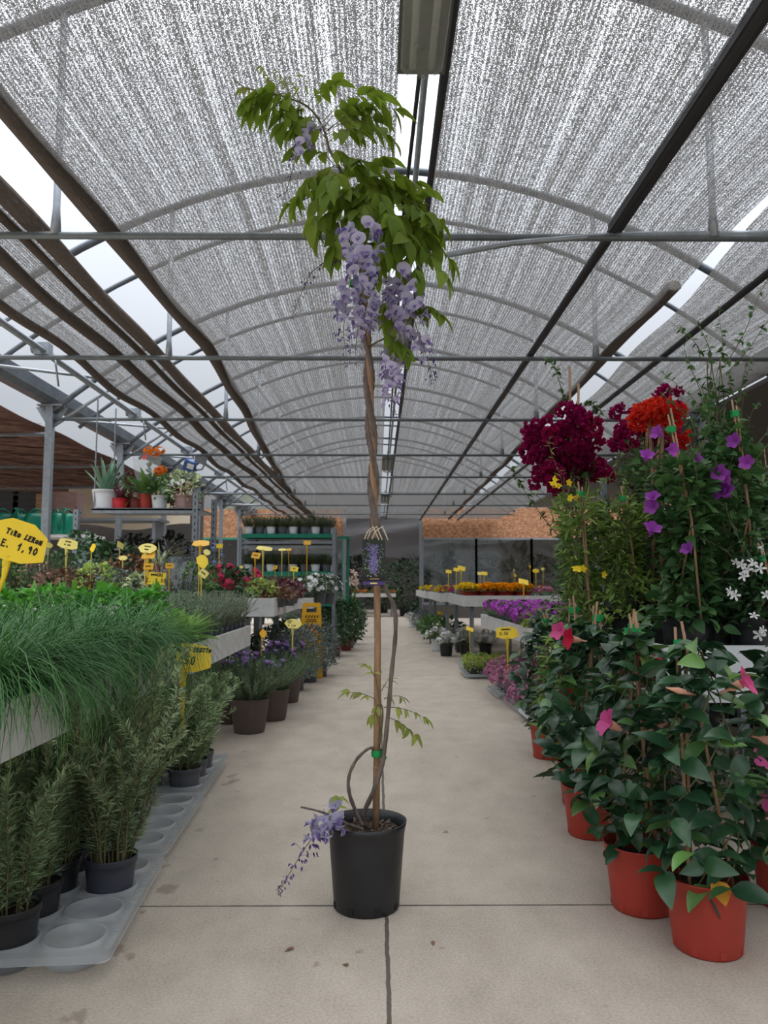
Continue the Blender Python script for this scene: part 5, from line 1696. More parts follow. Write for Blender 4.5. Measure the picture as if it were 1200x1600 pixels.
# yellow caution board
YS = 9.2
c0 = at(487, 962, YS)
t = thing('caution_sign', 'yellow folding caution board with a carrying slot, standing behind the grey bushes', 'caution sign', (c0.x, YS, 0), R(-4))
zt_ = at(487, 942, YS).z
w0, w1 = 0.105, 0.155
for side, lean in ((-1, R(-9)), (1, R(9))):
    m_ = MB()
    H = zt_
    slot = (0.06, H - 0.115, 0.06, H - 0.045)
    half = lambda z: w0 + (w1 - w0) * (H - z) / H
    A = Matrix.Translation((0, 0, H)) @ Matrix.Rotation(lean, 4, 'X') @ Matrix.Translation((0, 0, -H))
    RXm = A @ Matrix.Rotation(R(90), 4, 'X')
    za, zb_ = H - 0.115, H - 0.045
    m_.prism([(-half(0), 0), (half(0), 0), (half(za), za), (-half(za), za)], -0.008, 0.008, 0, RXm)
    m_.prism([(-half(zb_), zb_), (half(zb_), zb_), (half(H) * 0.97, H), (-half(H) * 0.97, H)], -0.008, 0.008, 0, RXm)
    m_.prism([(-half(za), za), (-0.062, za), (-0.062, zb_), (-half(zb_), zb_)], -0.008, 0.008, 0, RXm)
    m_.prism([(0.062, za), (half(za), za), (half(zb_), zb_), (0.062, zb_)], -0.008, 0.008, 0, RXm)
    obj('panel', m_, 'orange', t)
    if side == -1:
        s_ = MB()
        for k in range(5):
            x_ = -0.075 + k * 0.034
            s_.prism([(x_, H - 0.178), (x_ + 0.016, H - 0.178), (x_ + 0.032, H - 0.148), (x_ + 0.016, H - 0.148)], 0.0085, 0.0098, 0, RXm)
        obj('hazard_stripes', s_, 'ink', t)
        w = MB()
        for txt, yy in (('CAUTION', H - 0.205), ('WET FLOOR', H - 0.228)):
            for ci, ch in enumerate(txt):
                pass
        for k, (wd, yy) in enumerate(((0.11, H - 0.199), (0.14, H - 0.221))):
            r5 = random.Random(k)
            x_ = -wd / 2
            while x_ < wd / 2:
                l_ = r5.uniform(0.006, 0.012)
                w.prism([(x_, yy - 0.007), (x_ + l_, yy - 0.007), (x_ + l_, yy + 0.007), (x_, yy + 0.007)], 0.0085, 0.0098, 0, RXm)
                x_ += l_ + 0.004
        obj('lettering', w, 'ink', t)
        w = MB()
        zt2 = H - 0.30
        w.prism([(-0.05, zt2 - 0.04), (0.05, zt2 - 0.04), (0.0, zt2 + 0.045)], 0.0085, 0.0098, 0, RXm)
        w.prism([(-0.026, zt2 - 0.028), (0.026, zt2 - 0.028), (0.0, zt2 + 0.018)], 0.0098, 0.0108, 1, RXm)
        obj('warning_triangle', w, ['inkred', 'whiteplastic'], t)

# ================================================================== RIGHT FOREGROUND: mandevillas in red pots
def f_mandevilla(seed, n=250, rx=0.20, h=0.72):
    def mk():
        r = rng_(seed)
        m_ = MB()
        # twining stems round three canes, leaf pairs along them
        P, D, U, L = [], [], [], []
        k = int(n / 2)
        prof = lambda t: 0.55 + 0.75 * np.sin(PI * np.clip(t * 0.9 + 0.08, 0, 1)) - 0.45 * t
        for i in range(k):
            t_ = (i + r.uniform(0, 1)) / k
            a = i * 2.4 + r.normal(0, 0.4)
            R_ = rx * prof(np.array(t_)) * r.uniform(0.25, 1.0)
            c = np.array([R_ * math.cos(a), R_ * math.sin(a), 0.02 + h * t_])
            for s_ in (-1, 1):
                aa = a + s_ * 1.0 + r.normal(0, 0.35)
                d = np.array([math.cos(aa), math.sin(aa), r.normal(0.15, 0.45)])
                P.append(c); D.append(d)
                U.append(np.array([0.35 * math.cos(a), 0.35 * math.sin(a), 1.0]) + 0.35 * r.normal(size=3))
                L.append(r.uniform(0.070, 0.125) * (1 - 0.3 * max(0, t_ - 0.7)))
        L = np.array(L)
        m_.leaves(np.array(P), np.array(D), np.array(U), L, L * 0.56, 'ovate', r.uniform(0.2, 1.2, len(L)), 0.16, 6)
        for j in range(6):
            a = j * PI / 3 + 0.5
            tt = np.linspace(0, 1, 12)
            q_ = rx * prof(tt) * 0.5
            m_.tube(np.stack([q_ * np.cos(a + tt * 5), q_ * np.sin(a + tt * 5), h * tt * 0.98], 1), 0.0025, 5, 1, False)
        return m_.mesh('foliage', ['l_mandevilla', 'twig'])
    return cached(('man', seed, n, rx, h), mk)


RP = (0.124, 0.100, 0.215, 'redpot', 'line')
MAN = [f_mandevilla(300 + i) for i in range(3)]
MPINK = fl_star('f_pink', 0.050, 5, 0.85, 0.85, 0.07, 'f_pinktube')
MRED = fl_star('f_crimson', 0.050, 5, 0.85, 0.8, 0.07, 'f_pinktube')
BUDM = cached('mbud', lambda: MB().lathe([(0.001, -0.07), (0.004, -0.065), (0.008, -0.02), (0.010, 0.0), (0.006, 0.02), (0.001, 0.05)], 10).mesh('flower_bud', 'f_pinktube'))


def mandevilla(label, x, y, seed, h=0.72, top=(0, 0), s_=1.0, flowers=(), canes=True, group='mandevillas in red pots', fr=1.0):
    t = potted('potted_mandevilla', label, 'mandevilla', x, y, 0, RP, [('foliage', MAN[seed % 3], 0.01)], group, rz=seed * 1.3, scale=s_)
    zs = RP[2] * 0.80
    Li = Matrix.Rotation(-seed * 1.3, 4, 'Z')
    for k in range(3):
        a = k * 2.1 + 0.4
        p0 = Vector((0.085 * math.cos(a), 0.085 * math.sin(a), zs - 0.03))
        p1 = Li @ Vector((top[0] + 0.016 * math.cos(a), top[1] + 0.016 * math.sin(a), h + 0.14 + 0.02 * k))
        obj('cane', MB().tube([p0, p0.lerp(p1, 0.5), p1], [0.0055, 0.005, 0.0045], 8), 'cane', t)
    p = Li @ Vector((top[0], top[1], h + 0.105))
    obj('tie', MB().lathe([(0.021, -0.016), (0.023, 0), (0.021, 0.016)], 14, tuple(p)).box((p.x + 0.022, p.y, p.z + 0.006), (0.03, 0.004, 0.02)), 'greentape', t)
    for me, pn, (fx, fy, fz), d in flowers:
        e = (Li.to_3x3() @ Vector(d)).to_track_quat('Z', 'Y').to_euler()
        obj(pn, me, None, t, tuple(Li @ Vector((fx, fy, fz))), e)
    return t


t1 = mandevilla('mandevilla in the red pot nearest the camera, one yellowed leaf on its rim', 1.005, 2.44, 1, 0.80, (-0.03, 0.05), 1.0,
                [(MPINK, 'flower', (0.09, -0.10, 0.80), (0.7, -0.5, 0.45)), (MPINK, 'flower', (0.20, -0.06, 0.62), (0.8, -0.4, -.2)), (BUDM, 'flower_bud', (-0.10, -0.1, 0.78), (-0.8, -0.3, 0.2)), (MPINK, 'flower', (0.22, -0.1, 0.42), (0.8, -0.4, .3))])
o = obj('yellowed_leaf', MB().leaves([(0, 0, 0)], [(0.1, -0.75, -0.65)], [(0, -0.7, 0.7)], 0.07, 0.062, 'ovate', 0.4, 0.12, 6), 'l_yellowed', t1)
e1 = Matrix.Rotation(-1.3, 4, 'Z')
o.location = e1 @ Vector((-0.015, -0.112, 0.235))
o.rotation_euler = (0, 0, -1.3)
o['label'] = 'yellowed heart shaped leaf'
mandevilla('mandevilla in the second red pot from the camera', 0.905, 2.73, 2, 0.82, (0.02, 0.05), 1.0,
           [(MPINK, 'flower', (-0.14, -0.16, 0.64), (-0.95, -0.15, 0.45)), (BUDM, 'flower_bud', (0.04, -0.1, 0.62), (0.6, -0.4, 0.4))])
mandevilla('mandevilla in the red pot tucked behind the second one', 1.02, 3.08, 3, 0.82, (0.0, 0.0), 1.0, [(MPINK, 'flower', (0.05, -0.15, 0.66), (0.3, -0.8, 0.4)), (MRED, 'flower', (0.0, -0.16, 0.80), (0.1, -0.8, 0.5))])
mandevilla('mandevilla with a large crimson flower in the fourth red pot', 0.945, 3.50, 4, 0.84, (0.05, 0.0), 1.0, [(MRED, 'flower', (-0.10, -0.14, 0.86), (-0.95, -0.25, 0.15)), (MPINK, 'flower', (0.10, -0.15, 0.70), (0.3, -0.8, 0.3))])
mandevilla('mandevilla with a small crimson bloom in the fifth red pot', 1.03, 3.95, 5, 0.86, (-0.03, 0.0), 1.0, [(MRED, 'flower', (-0.10, -0.16, 0.56), (-0.4, -0.8, 0.2)), (MPINK, 'flower', (-0.12, -0.10, 0.86), (-0.7, -0.5, 0.3))])
mandevilla('farthest mandevilla of the red pot row', 1.09, 5.0, 7, 0.80, (0, 0), 0.95)
mandevilla('mandevilla in the second row beside the right picture edge', 1.42, 2.75, 8, 0.72, (0, 0), 0.95, [(MPINK, 'flower', (-0.12, -0.14, 0.55), (-0.5, -0.7, 0.3)), (MPINK, 'flower', (-0.1, -0.14, 0.40), (-0.5, -0.7, 0.1))])

# ================================================================== RIGHT: raised white troughs and climbers
bench('white planter bench holding the tall climbers at the right', 1.225, 2.5, 3.32, 5.2, 0.835, 0.24, group='white planter benches', bm='whiteplastic')


def f_climber(seed, n, h, rx, L, W, mat, shape='ovate', bend=0.7, wig=0.6, shoots=6, shoot_len=0.35, up=0.1):
    """column of leaves climbing canes, with free shoots out of the top"""
    def mk():
        r = rng_(seed)
        m_ = MB()
        prof = lambda t: (0.75 + 0.35 * np.sin(t * 7 + seed)) * (1.05 - 0.55 * t)
        P, D, t, a = dome(r, n, rx, h, 0.25, 0.0, prof)
        D = nrm(D * np.array([1, 1, 0.3])) + np.array([0, 0, up]) + 0.5 * r.normal(size=(n, 3))
        U = np.array([0, 0, 1.0]) + 0.5 * r.normal(size=(n, 3)) + 0.3 * nrm(P * np.array([1, 1, 0]))
        s_ = r.uniform(0.55, 1.1, n)
        m_.leaves(P, D, U, L * s_, W * s_, shape, bend * r.uniform(0.2, 1.3, n), 0.15, 4)
        for j in range(5):
            aa = j * 1.3
            tt = np.linspace(0, 1, 12)
            q_ = rx * 0.45 * (1 - 0.4 * tt)
            m_.tube(np.stack([q_ * np.cos(aa + tt * 4), q_ * np.sin(aa + tt * 4), h * tt], 1), 0.003, 5, 1, False)
        for j in range(shoots):
            aa = r.uniform(0, 6.28)
            b = np.array([rx * 0.5 * math.cos(aa), rx * 0.5 * math.sin(aa), h * r.uniform(0.6, 1.0)])
            tt = np.linspace(0, 1, 10)
            sl = shoot_len * r.uniform(0.5, 1.2)
            hor = r.uniform(0.15, 0.8)
            C = np.stack([b[0] + sl * hor * tt * math.cos(aa) + 0.02 * np.sin(tt * 6), b[1] + sl * hor * tt * math.sin(aa) + 0.02 * np.cos(tt * 5), b[2] + sl * (tt - 0.45 * hor * tt ** 2)], 1)
            m_.tube(C, np.linspace(0.0026, 0.001, 10), 5, 1, False)
            k = 16
            tt2 = r.uniform(0.05, 1, k)
            p = np.stack([np.interp(tt2, tt, C[:, i]) for i in range(3)], 1)
            d = r.normal(size=(k, 3)) + np.array([0, 0, 0.2])
            m_.leaves(p, d, np.array([0, 0, 1.0]) + 0.4 * r.normal(size=(k, 3)), L * 0.62 * (1.1 - 0.6 * tt2), W * 0.62 * (1.1 - 0.6 * tt2), shape, 0.5, 0.15, 4)
        return m_.mesh('foliage', [mat, 'twig'])
    return cached(('climb', seed, n, h, rx, L, W, mat, shape), mk)


def climber(label, name, px, py_top, y, z0, me_args, pot, canes=2, cane_h=None, flowers=(), group='tall climbers on the right', cat='climbing plant', lean=0.0):
    x = (px - 590) / 1200 * y
    h = at(px, py_top, y).z - z0 - pot[2] * 0.8
    t = potted(name, label, cat, x, y, z0, pot, [('foliage', f_climber(me_args[0], me_args[1], h, *me_args[2:]), 0)], group, rz=0.0)
    zs = pot[2] * 0.8
    for k in range(canes):
        a = k * 2.2 + 0.5
        hh = cane_h or h
        obj('cane', MB().tube([(0.08 * math.cos(a) + lean * 0.0, 0.08 * math.sin(a) - 0.04, zs - 0.02), ((0.03 + lean * 0.5) , -0.10, zs + hh * 0.5), (0.012 * math.cos(a) + lean, -0.06, zs + hh + 0.03 * k)], [0.006, 0.0055, 0.0045], 8), 'cane', t)
    if canes > 1:
        p = (lean * 0.97, -0.06, zs + (cane_h or h) - 0.04)
        obj('tie', MB().lathe([(0.02, -0.015), (0.022, 0), (0.02, 0.015)], 12, p), 'greentape', t)
    for me, pn, items in flowers:
        for (fpx, fpy, dy), d, s_ in items:
            p = at(fpx, fpy, y + dy) - Vector((x, y, z0))
            e = Vector(d).to_track_quat('Z', 'Y').to_euler()
            obj(pn, me, None, t, tuple(p), e, s_)
    return t


CP = (0.12, 0.10, 0.20, 'blackpot', 'lip')
zk = 0.747
r = rng_(77)
PUR = fl_star('f_purple', 0.050, 5, 0.8, 1.1, 0.035, 'f_purple')
fl = lambda pts, s_=1.0, dy=-0.2: [((px, py, dy), (r.normal(0, 0.9), -0.7, r.normal(0.2, 0.6)), s_ * r.uniform(0.8, 1.15)) for px, py in pts]
MAG = [fl_bracts('f_magenta', 0.085, 46, 0.046, 400 + i) for i in range(2)]
REDB = fl_bracts('f_red', 0.085, 55, 0.044, 405)

climber('tall vine with purple trumpet flowers on crossed canes, in front of the white bench post', 'purple_vine', 1072, 700, 3.55, zk, (310, 800, 0.20, 0.085, 0.055, 'l_bvine'), CP, 3, at(1047, 662, 3.55).z - zk - 0.16,
        [(PUR, 'flower', fl([(1047, 702), (1030, 678), (1020, 780), (1022, 792), (1018, 830), (1076, 860), (1010, 715)], 0.85))], lean=-0.07)
climber('tallest wiry vine with large purple flowers at the right edge', 'purple_vine', 1150, 640, 3.7, zk, (311, 800, 0.20, 0.08, 0.05, 'l_bvine', 'ovate', 0.7, 0.6, 10, 0.5), CP, 2, 1.05,
        [(PUR, 'flower', fl([(1150, 690), (1168, 724), (1123, 742), (1130, 750), (1088, 720), (1136, 770), (1128, 772)], 1.0))])
climber('wiry vine shooting highest against the net', 'wiry_vine', 1130, 560, 3.95, zk, (312, 380, 0.13, 0.07, 0.042, 'l_bvine', 'ovate', 0.7, 0.6, 12, 0.5), CP, 2, 0.9)
climber('white star-flowered jasmine at the right edge below the purple vine', 'white_jasmine', 1180, 860, 3.45, zk, (313, 600, 0.17, 0.075, 0.034, 'l_dark'), CP, 2, None,
        [(fl_star('f_white', 0.023, 5, 0.5, 0.3, 0.015), 'flower', fl([(1150, 878), (1158, 882), (1168, 890), (1176, 880), (1180, 892), (1162, 900), (1188, 888), (1190, 856), (1140, 925), (1192, 985), (1186, 992), (1178, 962), (1148, 930), (1197, 930)], 1.0, -0.22))])
climber('narrow leafed jasmine column with small yellow flowers', 'yellow_jasmine', 905, 745, 4.22, 0.0, (314, 1700, 0.26, 0.085, 0.018, 'l_jas', 'lance', 0.9, 0.6, 10, 0.4), (0.11, 0.09, 0.22, 'blackpot', 'lip'), 2, 1.45,
        [(fl_star('f_yellow', 0.023, 5, 0.8, 0.4, 0.02, 'f_yellow'), 'flower', fl([(865, 757), (890, 754), (872, 760), (900, 777), (892, 778), (901, 890), (911, 888), (945, 898), (868, 750)], 1.0, -0.25))])
climber('narrow leafed green climber between the yellow jasmine and the purple vine', 'narrow_leafed_climber', 972, 770, 4.25, zk, (315, 1300, 0.24, 0.085, 0.02, 'l_jas', 'lance', 0.9, 0.6, 8, 0.3), CP, 2)
climber('dark leafed climber on the planter bench behind the purple vine', 'dark_leafed_climber', 1020, 800, 4.6, zk, (316, 900, 0.24, 0.085, 0.05, 'l_dark'), CP, 2)
climber('dark leafed climber in the depth of the planter bench', 'dark_leafed_climber', 1105, 770, 4.5, zk, (317, 900, 0.26, 0.085, 0.05, 'l_dark'), CP, 2)
climber('dark leafed climber at the far right of the planter bench', 'dark_leafed_climber', 1185, 730, 4.4, zk, (318, 900, 0.26, 0.085, 0.05, 'l_dark'), CP, 2)


for i, (px, top, yy) in enumerate(((930, 800, 5.75), (985, 790, 6.1), (1045, 770, 6.2), (1100, 760, 5.65), (1150, 740, 6.1), (1195, 700, 5.55))):
    climber('dark climber on the floor behind the planter bench, %s from the left' % ORD[i], 'dark_leafed_climber', px, top, yy, 0.0, (500 + i, 900, 0.30, 0.10, 0.055, 'l_dark'), (0.14, 0.11, 0.24, 'blackpot', 'lip'), 1)


def boug(label, px0, py0, y, z0, mat_mesh, clusters, foliage, canes_top, shoots, pot=(0.16, 0.13, 0.26, 'blackpot', 'lip'), cat='bougainvillea'):
    x = (px0 - 590) / 1200 * y
    h = at(px0, py0, y).z - z0 - pot[2] * 0.8
    t = potted('bougainvillea', label, cat, x, y, z0, pot, [('foliage', f_climber(foliage[0], foliage[1], h, *foliage[2:]), 0)], 'bougainvilleas', rz=0.0)
    base = Vector((x, y, z0))
    for k, (cpx, cpy) in enumerate(canes_top):
        p = at(cpx, cpy, y) - base
        obj('cane', MB().tube([(0.05 * (k - 1), 0, pot[2] * 0.75), p * 0.55 + Vector((0, 0, 0.1)), p], [0.010, 0.0095, 0.009], 8), 'cane', t)
    for i, (cx, cy, dy, s_) in enumerate(clusters):
        p = at(cx, cy, y + dy) - base
        obj('bract_cluster', mat_mesh[i % len(mat_mesh)], None, t, tuple(p), (r.uniform(0, 6), r.uniform(0, 6), r.uniform(0, 6)), s_)
    for pts, mats in shoots:
        C = [at(a, b, y + c) - base for a, b, c in pts]
        m_ = MB().tube(C, np.linspace(0.004, 0.0015, len(C)), 5, 1, False)
        A = np.array([tuple(c) for c in C])
        k = 26
        tt = r.uniform(0.1, 1, k) * (len(C) - 1)
        p = np.stack([np.interp(tt, np.arange(len(C)), A[:, i]) for i in range(3)], 1)
        m_.leaves(p, r.normal(size=(k, 3)), np.array([0, 0, 1.0]) + 0.4 * r.normal(size=(k, 3)), 0.045, 0.028, 'ovate', 0.5, 0.15, 4)
        obj('shoot', m_, ['l_bvine', 'twig'], t)
    return t


clu = []
for i in range(34):
    while True:
        u, v = r.uniform(-1, 1), r.uniform(-1, 1)
        if u * u + v * v < 1:
            break
    clu.append((886 + 60 * u + 8 * v, 705 + 62 * v, r.uniform(-0.28, 0.15), r.uniform(0.7, 1.05)))
clu += [(838, 712, -.1, 0.7), (836, 755, -.1, 0.6), (878, 640, 0, 0.7), (905, 650, 0, 0.7), (930, 690, -.1, 0.8), (862, 680, -.2, 0.8), (950, 745, -.1, 0.6), (850, 740, -.15, .7)]
boug('large bougainvillea covered in dark magenta bracts, leftmost of the tall climbers', 893, 700, 5.42, 0.0, MAG, clu, (320, 500, 0.26, 0.07, 0.042, 'l_bvine'), [(890, 572), (904, 600)],
     [([(885, 640, 0), (875, 600, 0), (866, 570, 0), (852, 562, 0)], 0), ([(900, 640, 0), (925, 630, -.1), (945, 650, -.1)], 0), ([(875, 840, -.2), (848, 808, -.2), (820, 768, -.2), (792, 722, -.2)], 0)])
clu = [(960 + r.uniform(0, 95), 660 + r.normal(0, 16) + 4, r.uniform(-.1, .15), r.uniform(0.6, 0.85)) for i in range(13)] + [(1040, 612, 0, 0.6), (1030, 618, 0, .5), (1055, 640, 0, .7), (985, 690, 0, .7), (968, 680, 0, .6), (1060, 612, 0, .4)]
boug('bougainvillea with magenta bracts behind the bright red one', 1000, 690, 4.95, zk, MAG, clu, (321, 420, 0.22, 0.07, 0.042, 'l_bvine'), [(1012, 630), (1035, 640)], [])
clu = [(1004 + 50 * k / 5 + r.normal(0, 5), 648 + r.normal(0, 9), r.uniform(-.12, .1), r.uniform(0.65, 0.85)) for k in range(6)] + [(1020, 640, -.05, .75), (1040, 638, -.05, .7), (1062, 690, 0, .5), (1075, 680, 0, .35)]
boug('bougainvillea with bright red bracts in the middle of the climbers', 1030, 680, 4.3, zk, [REDB], clu, (322, 320, 0.18, 0.07, 0.042, 'l_bvine'), [(1014, 655), (1035, 660)], [])

# steel post, hanging pot and shelf among the climbers
x = (939 - 590) / 1200 * 4.75
tag(obj('steel_post', MB().box((x + 0.02, 4.72, 0.88), (0.035, 0.035, 1.74)), 'steel'), 'thin galvanised post between the yellow jasmine and the narrow leafed climber', 'post')
x = (1122 - 590) / 1200 * 4.9
tag(obj('steel_post', MB().box((x, 5.2, 1.0), (0.05, 0.05, 2.0)), 'steel'), 'galvanised post beside the small white pot among the purple flowers', 'post')
c = at(1107, 757, 5.1)
t = thing('hanging_plant', 'small flowering plant in a white pot on a bracket by the galvanised post', 'hanging plant', (c.x, 5.1, c.z - 0.05))
obj('pot', pot_mesh(0.065, 0.05, 0.10, 'whiteplastic', 'lip'), None, t)
obj('foliage', B(330, 90, 0.13, 0.2, 0.04, 0.025, 'l_bvine'), None, t, (0, 0, 0.08))
obj('bracket', MB().box((0.08, 0.05, -0.01), (0.24, 0.04, 0.012)), 'steel', t)
place(t, PUR, 'flower', [(p, d, 0.7) for p, d, s_ in dome_pts(9, 6, 0.13, 0.2, 0.08)])
sh = thing('back_shelf', 'dim shelf of small flowering pots behind the climbers', 'shelf', (3.1, 7.0, 0))
for z in (0.9, 1.35):
    obj('shelf_board', MB().box((0, 0, z), (1.3, 0.4, 0.03)), 'steel', sh)
for sx in (-0.6, 0.6):
    obj('leg', MB().box((sx, 0, 0.68), (0.04, 0.3, 1.36)), 'steel', sh)
for i in range(6):
    for zi, z in enumerate((0.915, 1.365)):
        potted('shelf_flower', '%s flowering pot from the left on the %s board of the dim shelf' % (ORD[i], ('lower', 'upper')[zi]), 'flowering plant', 2.6 + 0.2 * i, 6.9, z, (0.06, 0.048, 0.09, 'whiteplastic', 'lip'), [('foliage', B(332 + i % 2, 70, 0.11, 0.16, 0.045, 0.03, 'l_mid'), 0)], 'pots on the dim shelf',
               flowers=[(fl_cluster(('f_pink', 'f_white', 'f_petunia')[(i + zi) % 3], 0.03, 10, 0.014), 'flower', dome_pts(i, 4, 0.11, 0.15, 0.0))])

# ================================================================== RIGHT BENCHES WITH BEDDING PLANTS
bench('long whitewashed bench of purple flowers, near right', 1.36, 2.3, 6.6, 10.2, 0.70, 0.15, inset=0.35)
bench('whitewashed bench with the marigold bowls, its end board facing the camera', 1.19, 2.7, 10.65, 13.0, 0.935, 0.15)
bench('whitewashed bench beyond the marigolds', 1.08, 2.6, 13.2, 16.3, 0.935, 0.15)
bench('farthest whitewashed bench on the right', 1.02, 2.6, 16.5, 20.5, 0.935, 0.15)
PETF = [B(340 + i, 170, 0.19, 0.17, 0.045, 0.024, 'l_mid') for i in range(2)]
PETC = fl_cluster('f_petunia', 0.04, 14, 0.020)
n = 0
for j, y in enumerate(np.arange(7.3, 10.1, 0.36)):
    for i, x in enumerate((1.50, 1.82, 2.12)):
        if i > 0 and j % 2 == 0 and i == 2:
            continue
        purple = True
        potted('orchid_pink_verbena', 'orchid-pink flowers on the near right bench, %s row, %s from aisle' % (ORD[j], ORD[i]), 'flowering plant', x, y, 0.612,
               (0.105, 0.082, 0.14, 'purplepot' if (i == 0 and j == 2) else 'greypot', 'lip'), [('foliage', PETF[n % 2], 0)], 'orchid-pink flowers on the near right bench',
               flowers=[(PETC, 'flower', dome_pts(90 + n, 16, 0.19, 0.17, 0.0, 0.4))])
        n += 1
SUC = [B(345 + i, 120, 0.15, 0.16, 0.06, 0.045, ('l_grey', 'l_light')[i]) for i in range(2)]
for j, y in enumerate(np.arange(6.75, 7.1, 0.33)):
    for i, x in enumerate((1.49, 1.80)):
        potted('pale_leaf_plant', 'pale leafed plant on the near right bench, %s pair from the camera, %s' % (ORD[j], ('aisle side', 'inner side')[i]), 'leaf plant', x, y, 0.612, (0.08, 0.065, 0.11, 'blackpot', 'lip'), [('foliage', SUC[(i + j) % 2], 0)], 'pale leafed plants')
# marigold bowls
MGF = B(350, 130, 0.135, 0.11, 0.045, 0.02, 'l_mid')
YEL, ORG = fl_pom('f_yellow', 0.040, 34, 3), fl_pom('f_orange', 0.040, 34, 4)
n = 0
for j, y in enumerate((11.15, 11.45)):
    for i, x in enumerate((1.33, 1.59, 1.85, 2.11)):
        potted('marigold_bowl', '%s marigolds in a red bowl, %s from the aisle in the %s row' % ('golden yellow' if i == 0 else 'orange', ORD[i], ('front', 'second')[j]), 'marigolds', x, y, 0.88, (0.125, 0.095, 0.11, 'redpot', 'lip'),
               [('foliage', MGF, 0)], 'marigold bowls', flowers=[(YEL if i == 0 else ORG, 'flower', dome_pts(100 + n, 20, 0.135, 0.115, 0.01, 0.5))])
        n += 1
tag(obj('drip_mat', MB().box((1.86, 11.15, 0.8625), (1.28, 0.92, 0.03)), 'cable'), 'black tray under the marigold bowls', 'tray')
BED = B(352, 120, 0.15, 0.13, 0.045, 0.025, 'l_mid')
bed = []
cols = ['f_rose', 'f_dusty', 'f_white', 'f_peach', 'f_fire', 'f_burg' if False else 'f_magenta', 'f_purple']
names = {'f_rose': 'rose red', 'f_dusty': 'dusty pink', 'f_white': 'white', 'f_peach': 'peach', 'f_fire': 'orange', 'f_magenta': 'dark magenta', 'f_purple': 'purple', 'f_yellow': 'yellow'}
for j, y in enumerate((11.85, 12.25, 12.65)):
    for i, x in enumerate(np.arange(1.38, 2.6, 0.3)):
        bed.append((x, y, cols[(i * 2 + j * 3) % 7], 'on the marigold bench, %s row back, %s from aisle' % (ORD[j], ORD[i])))
for j, y in enumerate((13.45, 14.0, 14.6, 15.2, 15.8)):
    for i, x in enumerate(np.arange(1.24, 2.3, 0.34)):
        c_ = ('f_rose' if j < 1 else 'f_yellow' if j < 4 else 'f_dusty') if i < 2 else cols[(i + j) % 7]
        bed.append((x, y, c_, 'on the bench beyond the marigolds, %s row, %s from aisle' % (ORD[j], ORD[i])))
for j, y in enumerate((16.8, 17.6, 18.4, 19.4)):
    for i, x in enumerate((1.2, 1.6)):
        bed.append((x, y, 'f_yellow' if i == 0 else cols[j], 'on the farthest right bench, %s row, %s from the aisle' % (ORD[j], ORD[i])))
for k, (x, y, c_, lab) in enumerate(bed):
    potted('bedding_flower', '%s bedding flowers %s' % (names[c_], lab), 'flowering plant', x, y, 0.847, (0.10, 0.08, 0.10, 'whiteplastic' if k % 3 == 0 else 'greypot', 'lip'), [('foliage', BED, 0)], 'bedding flowers on the right benches',
           flowers=[(fl_cluster(c_, 0.035, 10, 0.018), 'flower', dome_pts(130 + k, 11, 0.15, 0.13, 0.0, 0.45))])

# ================================================================== RIGHT FLOOR ROW
WHF = [f_bush(360 + i, 260, 0.20, 0.24, 0.03, 0.010, 'l_mid', up=0.5, stems=14) for i in range(2)]
WST = fl_star('f_white', 0.016, 5, 0.9, 0.2)
floor_row = [(0.88, 19.5, 'w', 'whiteplastic', 'white flowered pot farthest along the right edge of the aisle'), (0.98, 18.3, 'g', 'greypot', 'grey leafed pot before the farthest white flowers'), (1.02, 17.0, 'g', 'greypot', 'grey leafed pot in the far right floor row'),
             (1.10, 15.6, 'h', 'blackpot', 'broad leafed green plant in a black pot, far right floor row'), (1.05, 14.4, 'h', 'greypot', 'broad leafed green plant beneath the pale thin sign'), (1.35, 14.6, 'h', 'blackpot', 'broad leafed green plant under the bench legs'),
             (0.98, 12.75, 'w', 'whiteplastic', 'white flowered plant in a white pot by the aisle'), (1.05, 11.88, 'w', 'blackpot', 'white flowered plant in a black pot by the aisle'), (1.36, 11.9, 'w', 'blackpot', 'white flowered plant inward of the black aisle pot'), (1.66, 11.95, 'w', 'blackpot', 'innermost white flowered plant in the floor row'), (1.35, 12.5, 'w', 'blackpot', 'white flowered plant behind the white pot')]
HOS = B(364, 120, 0.26, 0.30, 0.14, 0.07, 'l_mid', up=0.35)
for i, (x, y, k, pm, lab) in enumerate(floor_row):
    me = {'w': WHF[i % 2], 'g': EU[0], 'h': HOS}[k]
    potted('floor_plant', lab, 'flowering plant' if k == 'w' else 'leaf plant', x, y, 0, (0.105, 0.085, 0.19, pm, 'lip'), [('foliage', me, 0)], 'pots along the right aisle edge', scale=0.8 if k == 'g' else 1.0,
           flowers=[(fl_cluster('f_white', 0.05, 22, 0.013), 'flower', dome_pts(170 + i, 13, 0.20, 0.24, 0.0, 0.3))] if k == 'w' else ())
for k, (x, y) in enumerate(((1.30, 9.35), (1.36, 10.15))):
    cell_tray('pale tray of small yellow-green pots on the right floor, %s' % ('nearer' if k == 0 else 'farther'), x, y, 3, 4, 0.17, 0.07, 0.05, 'clear pot trays', 'tray')
YG = B(366, 150, 0.11, 0.15, 0.04, 0.016, 'l_light', up=0.6)
n = 0
